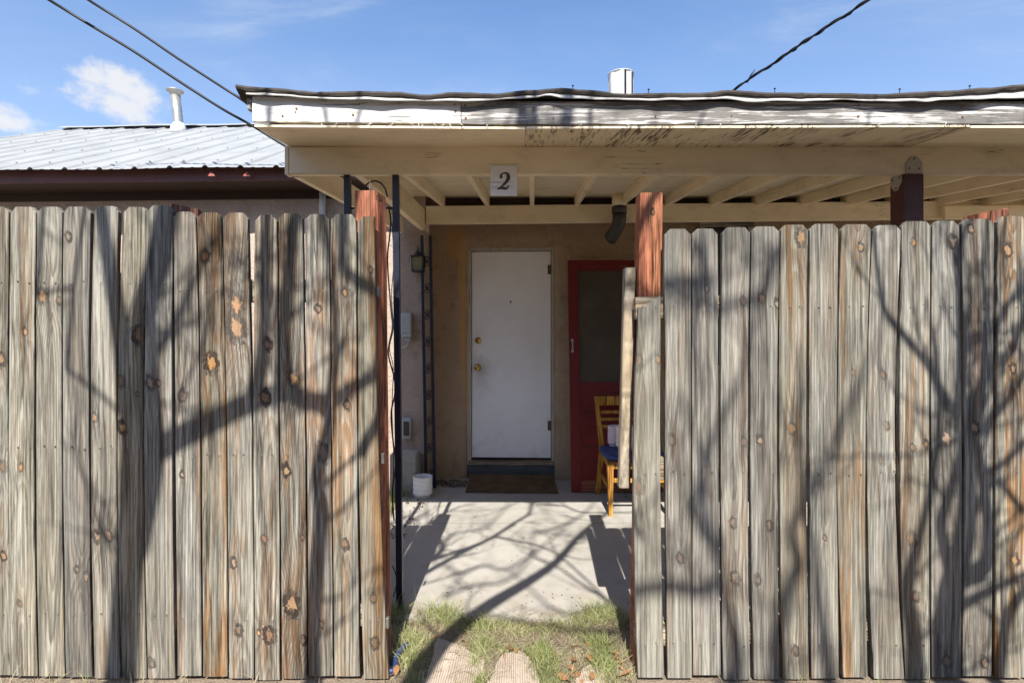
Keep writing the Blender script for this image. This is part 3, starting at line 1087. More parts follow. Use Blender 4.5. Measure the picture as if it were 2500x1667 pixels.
porch = thing('porch', 'sagging porch roof with cream beams and flaking white fascia', 'porch', (1.5, 3.8, 0))

# fascia boards
def fascia(name, xa, xb, ya0, ya1, yb0, yb1, mat, seed):
    rnd = random.Random(seed)
    n = 30
    V, Fc = [], []
    xo = X(xa, YE)
    for i in range(n + 1):
        t = i / n
        x = X(xa + (xb - xa) * t, YE) - xo
        zt = Z(ya0 + (yb0 - ya0) * t, YE) + rnd.uniform(-.0012, .0012)
        zb = Z(ya1 + (yb1 - ya1) * t, YE) + rnd.uniform(-.0018, .0018)
        for yy, z in ((0.0, zb), (0.0, zt), (.02, zt), (.02, zb)):
            V.append((x, yy, z - 2.2))
    for i in range(n):
        for k in range(4):
            k2 = (k + 1) % 4
            Fc.append((i * 4 + k, (i + 1) * 4 + k, (i + 1) * 4 + k2, i * 4 + k2))
    Fc.append((0, 1, 2, 3))
    Fc.append(tuple(n * 4 + k for k in (3, 2, 1, 0)))
    return mesh_obj(name, V, Fc, mat, porch, (xo, YE, 2.2))


fascia('fascia_board', 616, 1124.5, 236, 296, 249, 301, M['white_old'], 1)['label'] = 'white painted fascia board with split grain'
fascia('fascia_board', 1126.5, 2500, 247, 303, 253, 303, M['white_worn'], 2)['label'] = 'bare grey weathered fascia board'
fascia('fascia_board', 2501.5, 3950, 252, 303, 252, 303, M['white_worn'], 3)
# end of the board that closes the side of the roof
timber('barge_board', (X(606, YE) - .002, YE + .012, Z(247, YE)), (X(606, YE) + .02 + SK * 2.6, 4.9, Z(247, YE) + .30), .020, .066, M['white_worn'], porch)

# drip edge and felt with the photographed waves
felt_px = [(574, 205), (600, 209), (660, 213), (777, 223), (870, 221), (960, 223), (1037, 230), (1110, 224), (1211, 227), (1290, 219), (1366, 214), (1430, 218),
           (1517, 227), (1600, 226), (1700, 226), (1783, 219), (1891, 224.5), (2020, 226), (2148, 228), (2300, 221), (2420, 213), (2500, 205), (2700, 203), (3100, 210), (3950, 208)]
drip_px = [(600, 229), (690, 234), (777, 238), (880, 240), (994, 245), (1124, 245), (1230, 240), (1300, 237), (1337, 229.5), (1375, 237), (1410, 238), (1500, 241), (1587, 243),
           (1700, 243), (1760, 239), (1821, 245.5), (1950, 246), (2060, 241), (2101, 243), (2250, 246), (2300, 243), (2476, 238), (2700, 238), (3100, 240), (3950, 238)]
YFE = 2.268


def interp(tab, x):
    for (a, b), (c, d) in zip(tab, tab[1:]):
        if a <= x <= c:
            t = (x - a) / (c - a)
            t = t * t * (3 - 2 * t)
            return b + (d - b) * t
    return tab[-1][1] if x > tab[-1][0] else tab[0][1]


def make_felt():
    V, Fc = [], []
    xs = [574 + i * 14 for i in range(int((3950 - 574) / 14) + 1)]
    Ys = (YFE, 2.36, 2.9, 3.6, 4.3, 5.18)
    for x in xs:
        yt = interp(felt_px, x)
        z0 = Z(yt, YFE)
        xw = X(x, YFE)
        jg = mnoise.noise(Vector((x * .05, 3.3, 0))) * .0022 + mnoise.noise(Vector((x * .21, 8.1, 0))) * .0012
        z0 += jg
        prof = [(YFE + .004, Z(yt + 11 + 4 * mnoise.noise(Vector((x * .03, 5.2, 0))) + 1.5 * mnoise.noise(Vector((x * .3, 1.2, 0))), YFE)), (YFE, z0 - .010), (YFE + .006, z0)]
        for q, Yq in enumerate(Ys[1:]):
            k = max(0.0, 1 - q * .45)
            prof.append((Yq, (rz_(Yq) + .125) + k * (z0 - rz_(YFE) - .125)))
        for (yy, zz) in prof:
            sh = SK * (yy - YFE)
            V.append((xw + sh, yy, zz))
        V.append((xw + SK * 2.9, 5.18, rz_(5.18) + .112))
        V.append((xw, YFE + .05, min(z0 - .016, rz_(YFE + .05) + .112)))
    k = 10
    for i in range(len(xs) - 1):
        for j in range(k):
            j2 = (j + 1) % k
            Fc.append((i * k + j, (i + 1) * k + j, (i + 1) * k + j2, i * k + j2))
    Fc.append(tuple(range(k)))
    Fc.append(tuple((len(xs) - 1) * k + j for j in range(k))[::-1])
    mesh_obj('roof_felt', V, Fc, M['felt'], porch)


make_felt()


def make_drip():
    V, Fc = [], []
    xs = [600 + i * 12 for i in range(int((3940 - 600) / 12) + 1)]
    for x in xs:
        yb = interp(drip_px, x) + 2.6 * mnoise.noise(Vector((x * .02, 1.5, 0)))
        yt = interp(felt_px, x) + 9
        xw = X(x, 2.275)
        lip = .008 + .009 * mnoise.noise(Vector((x * .013, 7.5, 0)))
        prof = [(2.286, Z(yt, 2.286)), (2.280, Z(yb - 5, 2.280)), (2.280 - lip, Z(yb + .5, 2.280 - lip)), (2.2815 - lip, Z(yb + 2.2, 2.280 - lip)), (2.2885, Z(yb - 2, 2.288)), (2.292, Z(yt, 2.292))]
        for yy, zz in prof:
            V.append((xw, yy, zz))
    k = 6
    for i in range(len(xs) - 1):
        for j in range(k):
            j2 = (j + 1) % k
            Fc.append((i * k + j, (i + 1) * k + j, (i + 1) * k + j2, i * k + j2))
    Fc.append(tuple(range(k)))
    Fc.append(tuple((len(xs) - 1) * k + j for j in range(k))[::-1])
    mesh_obj('drip_edge', V, Fc, M['drip'], porch)


make_drip()

# soffit panels under the overhang, sagging between nails
def soffit(xa, xb, mat, sag, seed):
    V, Fc = [], []
    n = 24
    rnd = random.Random(seed)
    for i in range(n + 1):
        t = i / n
        x = xa + (xb - xa) * t
        for j in range(5):
            s = j / 4
            y = YE + .004 + (YB + .03 - YE - .004) * s
            z = rz_(y) - .010 - sag(t) * (1 - s) ** 1.5 + .008 * math.sin(t * 6 + seed) * s * 0.5
            V.append((x - xa, y - YE, z - 2.2))
        for j in range(4, -1, -1):
            s = j / 4
            y = YE + .004 + (YB + .03 - YE - .004) * s
            z = rz_(y) - .001 - sag(t) * (1 - s) ** 1.5 + .008 * math.sin(t * 6 + seed) * s * 0.5
            V.append((x - xa, y - YE, z - 2.2))
    k = 10
    for i in range(n):
        for j in range(k):
            j2 = (j + 1) % k
            Fc.append((i * k + j, (i + 1) * k + j, (i + 1) * k + j2, i * k + j2))
    Fc.append(tuple(range(k)))
    Fc.append(tuple(n * k + j for j in range(k))[::-1])
    return mesh_obj('soffit_panel', V, Fc, mat, porch, (xa, YE, 2.2))


xs1 = X(1283, YE)
soffit(XL, xs1 - .002, M['cream'], lambda t: .010 * t, 1)
soffit(xs1 + .002, 1.95, M['soffit_worn'], lambda t: .008 * (1 - t), 2)['label'] = 'soffit panel with blackened cracked paint'
soffit(1.954, XR, M['cream'], lambda t: .004, 3)

# front beam
timber('front_beam', (XL, YB + .02, Z(392, YB) + .001), (X(2500, YB) + 2.2, YB + .02, Z(390.5, YB) + .001), .04, .136, M['cream'], porch, .004)
box('beam_end', XL - .019, XL - .001, YB - .002, YB + .05, Z(426, YB), Z(356, YB), M['cream'], porch, .002)
# rafters
xr = X(1299, YBK) - SK * (YBK - YB)
sp = 0.4066
i = 0
for k in range(-4, 12):
    x0 = xr + k * sp
    if x0 < XL + .12 or x0 > XR - .1:
        continue
    ya, yb = YB + .045, 5.17
    timber('rafter', (x0 + SK * (ya - YB), ya, rz_(ya) + .0445), (x0 + SK * (yb - YB), yb, rz_(yb) + .0445), .038, .089, M['cream'], porch, .003, seed=k)
    x1 = x0 + .019 + SK * (YBK - YB) + .002
    x2 = x1 + sp - .042
    if x2 < XR:
        box('blocking', x1, x2, YBK + .055, YBK + .075, rz_(YBK) + .004, rz_(YBK) + .088, M['darkbrown'], porch, .001)
box('blocking', XL + .13, xr - 2 * sp - .03 + SK * 2.2, YBK + .055, YBK + .075, rz_(YBK) + .004, rz_(YBK) + .088, M['maroon'], porch, .001)
# boards of the roof deck
for k, (xa, xb) in enumerate(((XL, -.10), (-.096, 1.12), (1.124, 2.34), (2.344, 3.56), (3.564, XR))):
    V = []
    for x in (xa, xb):
        for (y, dz) in ((YE + .022, .0895), (5.17, .0895), (5.17, .103), (YE + .022, .103)):
            V.append((x + SK * (y - YB), y, rz_(y) + dz))
    mesh_obj('roof_deck_panel', V, [(0, 1, 2, 3), (7, 6, 5, 4), (0, 4, 5, 1), (1, 5, 6, 2), (2, 6, 7, 3), (3, 7, 4, 0)], M['cream_deck'], porch)
# back beam, rising slightly to the right as the house turns
zb0, zb1 = Z(525, YBK), Z(513, YBK)
timber('back_beam', (X(1040, YBK), YBK + .02, zb0), (X(2500, YBK) + .2, YBK - .02, zb1), .05, .162, M['cream'], porch, .004)
timber('plank', (X(2303, 4.8), 4.80, Z(520, 4.8)), (X(2760, 4.8), 4.79, Z(517, 4.8)), .04, .115, M['cream'], porch, .003)
# side beams on the left
timber('side_beam', (XL + .018, YB + .046, 2.208), (XL + .018 + SK * 2.2, 4.85, 2.36), .036, .136, M['cream'], porch, .003)
timber('side_beam', (-.925, YB + .046, 2.37), (X(1041, 5.1), 5.10, 2.430), .05, .185, M['cream'], porch, .003)
box('header_board', X(905, 5.12), X(1026, 5.12), 5.10, 5.14, Z(586, 5.12), Z(548, 5.12), M['cream'], porch, .003)

# painted post with metal connectors on the right
pp = box('porch_post', X(2207, YB + .0), X(2207, YB) + .098, YB - .002, YB + .10, 0.0, Z(424, YB), M['post_paint'], porch, .004)


def bracket(cx, y, ztop, zbot, w, up, face='front'):
    s = 1 if up else -1
    zt = zbot if up else ztop
    V2 = [(-w / 2, 0), (w / 2, 0), (w / 2, .55), (w * .16, .97), (0, 1.0), (-w * .16, .97), (-w / 2, .55)]
    hgt = abs(ztop - zbot)
    bm = bmesh.new()
    f, b = [], []
    for (a, q) in V2:
        zz = zt + s * q * hgt
        if face == 'front':
            f.append(bm.verts.new((cx + a, y, zz)))
            b.append(bm.verts.new((cx + a, y + .003, zz)))
        else:
            f.append(bm.verts.new((cx, y + a, zz)))
            b.append(bm.verts.new((cx + .003, y + a, zz)))
    bm.faces.new(f)
    bm.faces.new(b[::-1])
    for i in range(len(f)):
        k = (i + 1) % len(f)
        bm.faces.new((f[i], b[i], b[k], f[k]))
    o = bm_obj('post_bracket', bm, M['galv'], pp)
    for (a, q) in ((0, .82), (-w * .3, .24), (w * .3, .24)):
        zz = zt + s * q * hgt
        hm = MB()
        if face == 'front':
            hm.tube([(cx + a, y - .0015, zz), (cx + a, y + .001, zz)], .0042, 8)
        else:
            hm.tube([(cx - .0015, y + a, zz), (cx + .001, y + a, zz)], .0042, 8)
        hm.build('bolt', M['hole'], pp, False)


bracket(X(2230, YB), YB - .005, Z(381, YB), Z(422, YB), .080, True)
bracket(X(2207, YB) - .004, YB + .05, Z(428, YB + .05), Z(467, YB + .05), .080, False, 'side')


# ornamental iron columns
def iron_column(name, label, p, bot_y, width, ztop, zb, lean, axis, seed, r=.0155):
    """Two square bars with scrolls between them; p is the base of the first bar."""
    col = thing(name, label, 'column', p)
    col.pop('label')
    col.pop('category')
    col.parent = porch
    col.matrix_parent_inverse = world_matrix(porch).inverted()
    col['label'] = label
    ax = Vector((math.cos(axis), math.sin(axis), 0))
    b0 = Vector(p)
    for k in (0, 1):
        base = b0 + ax * (width * k)
        timber('bar', base, base + Vector((lean, 0, ztop - p[2])), 2 * r, 2 * r, M['iron'], col, .002)
    rnd = random.Random(seed)
    h = ztop - .16 if width > .1 else p[2] + .12
    while h < ztop - .1:
        for sgn in (1, -1):
            pts = []
            t0 = (h - p[2]) / (ztop - p[2])
            c = b0 + ax * (width / 2) + Vector((lean * t0, 0, 0))
            for q in range(22):
                a = q / 21 * math.pi * 3.0
                rr = width * .40 * (1 - q / 21 * .72)
                u = sgn * (width * .02 + math.cos(a) * rr) * (.95 if sgn > 0 else .95)
                pts.append(c + ax * u * .8 + Vector((0, 0, (h - p[2]) + sgn * (math.sin(a) * rr + rr * .6))) )
            mb = MB()
            mb.tube(pts, .0045, 5)
            mb.build('scroll', M['iron'], col)
        mb = MB()
        cc = b0 + ax * (width / 2) + Vector((lean * t0, 0, h - p[2]))
        mb.tube([cc - ax * (width / 2), cc + ax * (width / 2)], .005, 5)
        if width > .1:
            mb.build('cross_bar', M['iron'], col)
        h += max(.24, width * 1.25)
    return col


iron_column('iron_column', 'near navy black iron column between the fence and the front beam', (X(858, YB + .02), YB + .022, 0.0), 0, X(969, YB) - X(850, YB), 2.139, 0,
            X(850, YB) - X(858, YB) - .004, 0.0, 3)
iron_column('iron_column', 'far navy black iron column by the house wall', (X(1041, 4.86), 4.86, 0.0), 0, .075, Z(575, 4.86), 0, X(1030, 4.86) - X(1041, 4.86), R(14), 5, .013)

# roofing nails standing up along the edge
for px, py in ((1398, 217), (1583, 226), (1891, 224), (2367, 217), (2196, 225)):
    mb = MB()
    q = at(px, py, 2.30)
    mb.tube([q + Vector((0, 0, -.02)), q + Vector((.001, 0, .012))], .0016, 5)
    mb.tube([q + Vector((.001, 0, .011)), q + Vector((.001, 0, .0135))], .0048, 7)
    mb.build('roofing_nail', M['hole'], porch, False)
# curls of peeled paint hanging under the fascia
rnd = random.Random(12)
for px in (785, 822, 850, 905, 960, 1003, 1022, 1032, 1060, 1084, 1098, 1125, 1190, 1420, 1530, 1700, 1760, 2150, 2310):
    q = at(px, 300 + rnd.uniform(0, 4), YE - .004)
    L = rnd.uniform(.012, .035)
    a = rnd.uniform(-1.1, 1.1)
    pts = []
    for i in range(6):
        t = i / 5
        pts.append(q + Vector((math.sin(a * t * 1.6) * L * t, -.004 * t, -L * t * math.cos(a * .6) * .7)))
    V, Fc = [], []
    wdt = rnd.uniform(.0014, .0028)
    for pnt in pts:
        V += [pnt + Vector((-wdt, 0, 0)), pnt + Vector((wdt, .0012, 0))]
    for i in range(5):
        Fc.append((2 * i, 2 * i + 1, 2 * i + 3, 2 * i + 2))
    mesh_obj('paint_curl', V, Fc, M['drip'], porch)

# old nail heads in the fascia
rnd = random.Random(15)
for px, py in ((724, 266), (722, 274), (690, 284), (877, 255), (862, 281), (1110, 256), (1112, 272), (1136, 258), (1137, 289), (1352, 260), (1351, 289), (1600, 285), (1597, 259),
               (1786, 284), (1790, 262), (2096, 258), (2095, 285), (2350, 286), (2348, 262)):
    q = at(px, py, YE)
    mb = MB()
    mb.tube([q + Vector((0, .004, 0)), q + Vector((0, -.0022, 0))], rnd.uniform(.0035, .0055), 8)
    mb.build('nail_head', M['rust'], porch, False)

# sign with the house number
sign = thing('number_sign', 'small white wooden board painted with the numeral 2 on the front beam', 'sign', (X(1230, YB), YB - .016, Z(478, YB)))
bx = timber('board', (X(1197.5, YB - .01), YB - .009, Z(441, YB - .01)), (X(1262, YB - .01), YB - .009, Z(441.5, YB - .01)), .014, .148, M['signwhite'], sign, .002)


def stroke(name, pts, off):
    pts = crom(pts, 7)
    V, Fc = [], []
    n = len(pts)
    for i, (x, y, w) in enumerate(pts):
        a = pts[max(0, i - 1)]
        b = pts[min(n - 1, i + 1)]
        dx, dy = b[0] - a[0], b[1] - a[1]
        L = math.hypot(dx, dy) or 1
        nx, ny = -dy / L, dx / L
        for s in (-.5, .5):
            sx = 1050 + (x + nx * w * s) / 3.92
            sy = 180 + (y + ny * w * s) / 3.92
            V.append(at(sx, sy, YB - .0165 - off))
    for i in range(n - 1):
        Fc.append((2 * i, 2 * i + 1, 2 * i + 3, 2 * i + 2))
    mesh_obj(name, V, Fc, M['signink'], sign)


stroke('numeral', [(668, 1002, 10), (680, 990, 26), (678, 972, 20), (694, 957, 14), (718, 951, 18), (742, 962, 28), (749, 992, 36), (738, 1024, 32), (712, 1054, 24), (684, 1080, 16), (656, 1104, 12)], 0)
stroke('numeral_foot', [(642, 1106, 8), (664, 1098, 20), (690, 1094, 26), (716, 1100, 24), (738, 1096, 18), (749, 1080, 12), (753, 1066, 6)], .0008)

# ------------------------------------------------------------------ house
YW = 5.20
RZ = -math.atan(SK)
HM = Matrix.Translation((0, YW, 0)) @ Matrix.Rotation(RZ, 4, 'Z')     # the house's own frame: its front at local y = 0
house = thing('house', 'tan stucco house with a white front door under the porch', 'house', (0, YW, 0))
house.rotation_euler = (0, 0, RZ)


def hbox(name, x0, x1, y0, y1, z0, z1, mat, parent=house, bev=0.003):
    """A box in the house's own frame."""
    cx, cy = (x0 + x1) / 2, (y0 + y1) / 2
    bm = bmesh.new()
    add_box(bm, x0 - cx, x1 - cx, y0 - cy, y1 - cy, 0, z1 - z0)
    if bev:
        bmesh.ops.bevel(bm, geom=list(bm.edges), offset=bev, segments=1, affect='EDGES')
    me = bpy.data.meshes.new(name)
    bmesh.ops.recalc_face_normals(bm, faces=bm.faces)
    bm.to_mesh(me)
    bm.free()
    me.materials.append(mat)
    o = bpy.data.objects.new(name, me)
    C.objects.link(o)
    o.parent = parent
    if parent is house:
        o.location = (cx, cy, z0)
    else:
        pl = Vector((0, 0, 0))
        q = parent
        while q is not house:
            pl += q.location
            q = q.parent
        o.location = Vector((cx, cy, z0)) - pl
    return o


DX0, DX1, DZ0, DZ1 = -.394, .374, .191, 2.193


def wall_with_opening():
    """Front wall of soft-edged stucco with the door opening and rounded jambs."""
    x0, x1, z1 = -.80, 4.75, 2.95
    a, b, c = DX0 - .045, DX1 + .035, DZ1 + .035
    bm = bmesh.new()
    # a grid of quads with the opening left out, gently uneven
    xs = [x0, -.72, -.64, -.56, -.50, a, -.2, .1, b, .46, .56, .75, 1.0, 1.4, 1.9, 2.5, 3.2, 4.0, x1]
    zs = [-.05, .1, .3, .6, 1.0, 1.4, 1.8, c, 2.35, 2.5, 2.7, z1]
    vid = {}
    rnd = random.Random(3)
    for i, x in enumerate(xs):
        for j, z in enumerate(zs):
            y = rnd.uniform(-.008, .008)
            if x in (a, b) and z <= c + 1e-6:
                y = .028
            if z == c and a <= x <= b:
                y = .022
            if z < .12:
                y -= .02
            vid[i, j] = bm.verts.new((x, y, z))
    ia, ib, jc = xs.index(a), xs.index(b), zs.index(c)
    for i in range(len(xs) - 1):
        for j in range(len(zs) - 1):
            if ia <= i < ib and j < jc:
                continue
            bm.faces.new((vid[i, j], vid[i + 1, j], vid[i + 1, j + 1], vid[i, j + 1]))
    # jamb returns and outer returns
    def ret(seq):
        back = [bm.verts.new((v.co.x, .14, v.co.z)) for v in seq]
        for p in range(len(seq) - 1):
            bm.faces.new((seq[p], seq[p + 1], back[p + 1], back[p]))
    ret([vid[ia, j] for j in range(jc + 1)])
    ret([vid[ib, j] for j in range(jc + 1)])
    ret([vid[i, jc] for i in range(ia, ib + 1)])
    top = [vid[i, len(zs) - 1] for i in range(len(xs))]
    ret(top)
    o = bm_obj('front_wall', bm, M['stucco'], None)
    o.location = (0, 0, 0)
    o.parent = house
    for p in o.data.polygons:
        p.use_smooth = True
    return o


wall_with_opening()
hbox('back_wall', -.80, 4.75, .15, 5.6, -.05, 2.93, M['stucco'], bev=0)
hbox('flat_roof', -.86, 4.80, .02, 5.66, 2.96, 3.02, M['felt'], bev=0)
# door set
hbox('door_frame', DX0 - .044, DX0 - .004, .030, .138, .10, DZ1 + .004, M['trim'])
hbox('door_frame', DX1 + .006, DX1 + .034, .030, .138, .10, DZ1 + .004, M['trim'])
hbox('door_frame', DX0 - .044, DX1 + .034, .030, .138, DZ1 + .005, DZ1 + .036, M['trim'])
hbox('threshold', DX0 - .03, DX1 + .03, .020, .138, .125, .168, M['rail'])
hbox('sill', DX0 - .04, DX1 + .035, .012, .138, .0, .122, plain_mat('blue_grey_sill', (.085, .088, .10), .7, .4, 12.0))
door = hbox('door', DX0, DX1, .058, .10, DZ0, DZ1, M['door'], bev=.003)
door['label'] = 'plain white front door with brass locks'


def door_part(name, prof, px, py, mat, sides=24, yoff=0.058):
    lp = HM.inverted() @ at(px, py, YW + .05)
    V, Fc = lathe_data(prof, (0, 0, 0), sides)
    V = [Vector((v.x, -v.z, v.y)) for v in V]
    me = bpy.data.meshes.new(name)
    me.from_pydata(V, [], Fc)
    me.polygons.foreach_set('use_smooth', [True] * len(me.polygons))
    me.materials.append(mat)
    o = bpy.data.objects.new(name, me)
    C.objects.link(o)
    o.parent = door
    o.location = Vector((lp.x, yoff, lp.z)) - door.location
    bm = bmesh.new()
    bm.from_mesh(me)
    bmesh.ops.recalc_face_normals(bm, faces=bm.faces)
    bm.to_mesh(me)
    bm.free()
    return o


door_part('door_knob', [(.034, 0), (.034, .006), (.014, .010), (.013, .030), (.022, .036), (.029, .048), (.029, .058), (.021, .066), (.008, .068)], 1166, 897, M['brass'])
door_part('deadbolt', [(.033, 0), (.033, .008), (.027, .016), (.014, .018), (.013, .020), (.004, .021)], 1167, 831, M['brass'])
door_part('peephole', [(.009, 0), (.009, .003), (.006, .004)], 1246.6, 737, M['hole'], 14)
for py in (657, 1040):
    lp = HM.inverted() @ at(1344, py, YW)
    hbox('hinge', DX1 - .030, DX1 + .016, .046, .0575, lp.z - .045, lp.z + .045, M['darkmetal'], bev=.002)
# window behind the right fence
wx0, wx1 = X(1708, 5.1), X(1838, 5.1)
win = hbox('window', wx0, wx1, -.05, -.018, 2.40, 2.475, M['rail'])
win['label'] = 'unpainted wooden window head'
hbox('window_frame', wx0 + .01, wx0 + .05, -.04, -.016, 1.1, 2.398, M['trim'])
hbox('window_frame', wx1 - .05, wx1 - .01, -.04, -.016, 1.1, 2.398, M['trim'])
hbox('window_frame', wx0 + .01, wx1 - .01, -.045, -.016, 1.05, 1.098, M['trim'])
hbox('window_pane', wx0 + .05, wx1 - .05, -.026, -.018, 1.1, 2.398, M['pane'], bev=0)

# ------------------------------------------------------------------ neighbouring wing with the metal roof
YLW = 4.95
wing = thing('house', 'low stucco wing with a ribbed pale metal roof and maroon fascia', 'house', (-3.5, YLW, 0))


def wy(x, y): return y - SK * (x + 1.2)          # the wing is turned like the house


def wing_prism(name, x0, x1, y0, y1, z0, z1, mat):
    V = []
    for z in (z0, z1):
        for (x, y) in ((x0, y0), (x1, y0), (x1, y1), (x0, y1)):
            V.append((x, wy(x, y), z))
    return mesh_obj(name, V, [(3, 2, 1, 0), (4, 5, 6, 7), (0, 1, 5, 4), (1, 2, 6, 5), (2, 3, 7, 6), (3, 0, 4, 7)], mat, wing)


WX0, WX1 = -6.6, -.79
wing_prism('wall', WX0 + .3, WX1, YLW, 10.6, -.05, 2.74, M['stucco_pale'])
EY, EZ, RY, RZZ = 4.60, 2.835, 7.80, 4.46
wing_prism('frieze_board', WX0 + .2, -1.15, YLW - .022, YLW - .002, 2.63, 2.74, M['darkbrown'])
wing_prism('eave_soffit', WX0 + .1, -1.15, EY + .03, YLW - .003, 2.70, 2.715, M['darkbrown'])
wing_prism('fascia_board', WX0, -1.12, EY + .005, EY + .028, 2.702, 2.812, M['maroon'])
# knife-shaped bare spots on the fascia where paint has gone: small triangular shingle tips
for px in (516, 602):
    q0 = at(px - 8, 428, 4.585)
    V = [at(px - 9, 430, 4.592), at(px + 9, 430, 4.592), at(px, 418, 4.592), at(px - 9, 430, 4.598), at(px + 9, 430, 4.598), at(px, 418, 4.598)]
    mesh_obj('fascia_tip', V, [(0, 1, 2), (5, 4, 3), (0, 3, 4, 1), (1, 4, 5, 2), (2, 5, 3, 0)], plain_mat('pale_red_tip', (.30, .085, .07), .6, .2), wing)


def metal_sheet(x0, x1, name='roof_sheet'):
    """One ribbed sheet from eave to ridge: a tall rib each 0.305 m and low ones between."""
    prof = []
    p = 0.305
    x = x0
    while x < x1 - 1e-6:
        prof += [(x, .0), (x + .016, .018), (x + .028, .021), (x + .040, .018), (x + .056, .0),
                 (x + .115, .0), (x + .125, .003), (x + .145, .003), (x + .155, .0), (x + .205, .0), (x + .215, .003), (x + .235, .003), (x + .245, .0)]
        x += p
    prof.append((x1, 0))
    V, Fc = [], []
    sl = (RZZ - EZ) / (RY - EY)
    rnd = random.Random(int(x0 * 100))
    st = [0, .12, .3, .5, .75, 1.0]
    n = len(prof)
    for layer in (0, -.0025):
        for s in st:
            for (x, h) in prof:
                y = EY - .10 + (RY - EY + .13) * s
                z = EZ + (y - EY) * sl + h + layer + .004 * math.sin(x * 4.1 + s * 7)
                V.append((x, wy(x, y), z))
    L = len(st) * n
    for i in range(len(st) - 1):
        for j in range(n - 1):
            a = i * n + j
            Fc.append((a, a + 1, a + n + 1, a + n))
            Fc.append((L + a, L + a + n, L + a + n + 1, L + a + 1))
    for j in range(n - 1):
        Fc.append((j, L + j, L + j + 1, j + 1))
    o = mesh_obj(name, V, Fc, M['roofmetal'], wing)
    sc = MB()
    for x, h in prof:
        if abs(h - .021) < 1e-6:
            for s in (.06, .28, .52, .76, .97):
                y = EY - .10 + (RY - EY + .13) * s
                z = EZ + (y - EY) * sl + h + .004 * math.sin(x * 4.1 + s * 7)
                sc.tube([(x, wy(x, y), z - .004), (x, wy(x, y) - .002, z + .007)], .007, 6)
    so = sc.build('screws', M['nail'], wing, False)
    so['kind'] = 'stuff'
    return o


k0 = -6.58
while k0 < -1.4:
    metal_sheet(k0, k0 + .915)
    k0 += .915
# far slope and ridge cap
sl = (RZZ - EZ) / (RY - EY)
V = [(WX0, wy(WX0, RY), RZZ - .02), (-.9, wy(-.9, RY), RZZ - .02), (-.9, wy(-.9, 11.0), EZ), (WX0, wy(WX0, 11.0), EZ)]
mesh_obj('back_slope', V, [(0, 1, 2, 3)], M['roofmetal'], wing)
V, Fc = [], []
xs = [WX0 - .02 + i * .19 for i in range(30)]
for x in xs:
    wv = .006 * math.sin(x * 3.3)
    for (yy, zz) in ((RY - .16, -.066), (RY - .10, -.036), (RY, .018), (RY + .14, -.03)):
        V.append((x, wy(x, yy), RZZ + zz + .03 + wv))
for i in range(len(xs) - 1):
    for j in range(3):
        Fc.append((i * 4 + j, (i + 1) * 4 + j, (i + 1) * 4 + j + 1, i * 4 + j + 1))
mesh_obj('ridge_cap', V, Fc, M['roofmetal'], wing)
# gable under the roof at its left end
V = [(WX0 + .31, wy(WX0, YLW), 2.73), (WX0 + .31, wy(WX0, RY), RZZ - .06), (WX0 + .31, wy(WX0, 10.6), 2.73)]
mesh_obj('gable', V, [(0, 1, 2)], M['stucco_pale'], wing)

# vent pipe on the metal roof
vp = thing('vent_pipe', 'slim galvanised vent pipe with a flared cap on the metal roof', 'vent', at(436, 312, 7.5))
b0, t0 = at(437, 316, 7.45), at(428, 234, 7.45)
mb = MB()
mb.tube([b0 + Vector((0, 0, -.15)), b0, (b0 + t0) / 2, t0], [.062, .062, .062, .062], 18)
mb.build('pipe', M['galv'], vp)
mb = MB()
mb.tube([t0 + Vector((0, 0, -.0)), t0 + Vector((-.004, 0, .04)), t0 + Vector((-.004, 0, .055)), t0 + Vector((-.004, 0, .066))], [.064, .070, .106, .108], 18)
mb.build('cap', M['galv'], vp)
mb = MB()
bb = at(437, 314, 7.43)
mb.tube([bb + Vector((0, -.02, -.10)), bb + Vector((0, -.01, -.0)), bb + Vector((0, 0, .045)), bb + Vector((0, 0, .07))], [.11, .095, .078, .066], 14)
mb.build('flashing', M['ventwhite'], vp)

# fluted white vent on the porch roof
fv_y = 4.80
fx = X(1516, fv_y)
zt = Z(184, fv_y)
fv = thing('roof_vent', 'white fluted metal vent standing on the porch roof', 'vent', (fx, fv_y, rz_(fv_y) + .12))
V, Fc = [], []
ns = 28
for z in (rz_(fv_y) + .11, zt - .02, zt):
    for k in range(ns):
        a = 2 * math.pi * k / ns
        r = .113 if k % 4 in (0, 1) else .106
        V.append((fx + r * math.cos(a), fv_y + r * math.sin(a), z))
for i in range(2):
    for k in range(ns):
        Fc.append((i * ns + k, i * ns + (k + 1) % ns, (i + 1) * ns + (k + 1) % ns, (i + 1) * ns + k))
mesh_obj('shell', V, Fc, M['ventwhite'], fv)
mb = MB()
ring = [(fx + .113 * math.cos(a / 24 * 2 * math.pi), fv_y + .113 * math.sin(a / 24 * 2 * math.pi), zt) for a in range(25)]
mb.tube(ring, .004, 5)
mb.build('rim', M['ventwhite'], fv)
mb = MB()
mb.tube([(fx, fv_y, rz_(fv_y) + .11), (fx, fv_y, zt - .05)], .085, 20)
mb.build('inner_pipe', M['galv'], fv)
for a in range(-104, -60, 36):
    an = R(a + 22)
    box('slot', fx + .112 * math.cos(an) - .009, fx + .112 * math.cos(an) + .009, fv_y + .112 * math.sin(an) - .004, fv_y + .112 * math.sin(an) + .004, zt - .30, zt - .012, M['hole'], fv, 0)

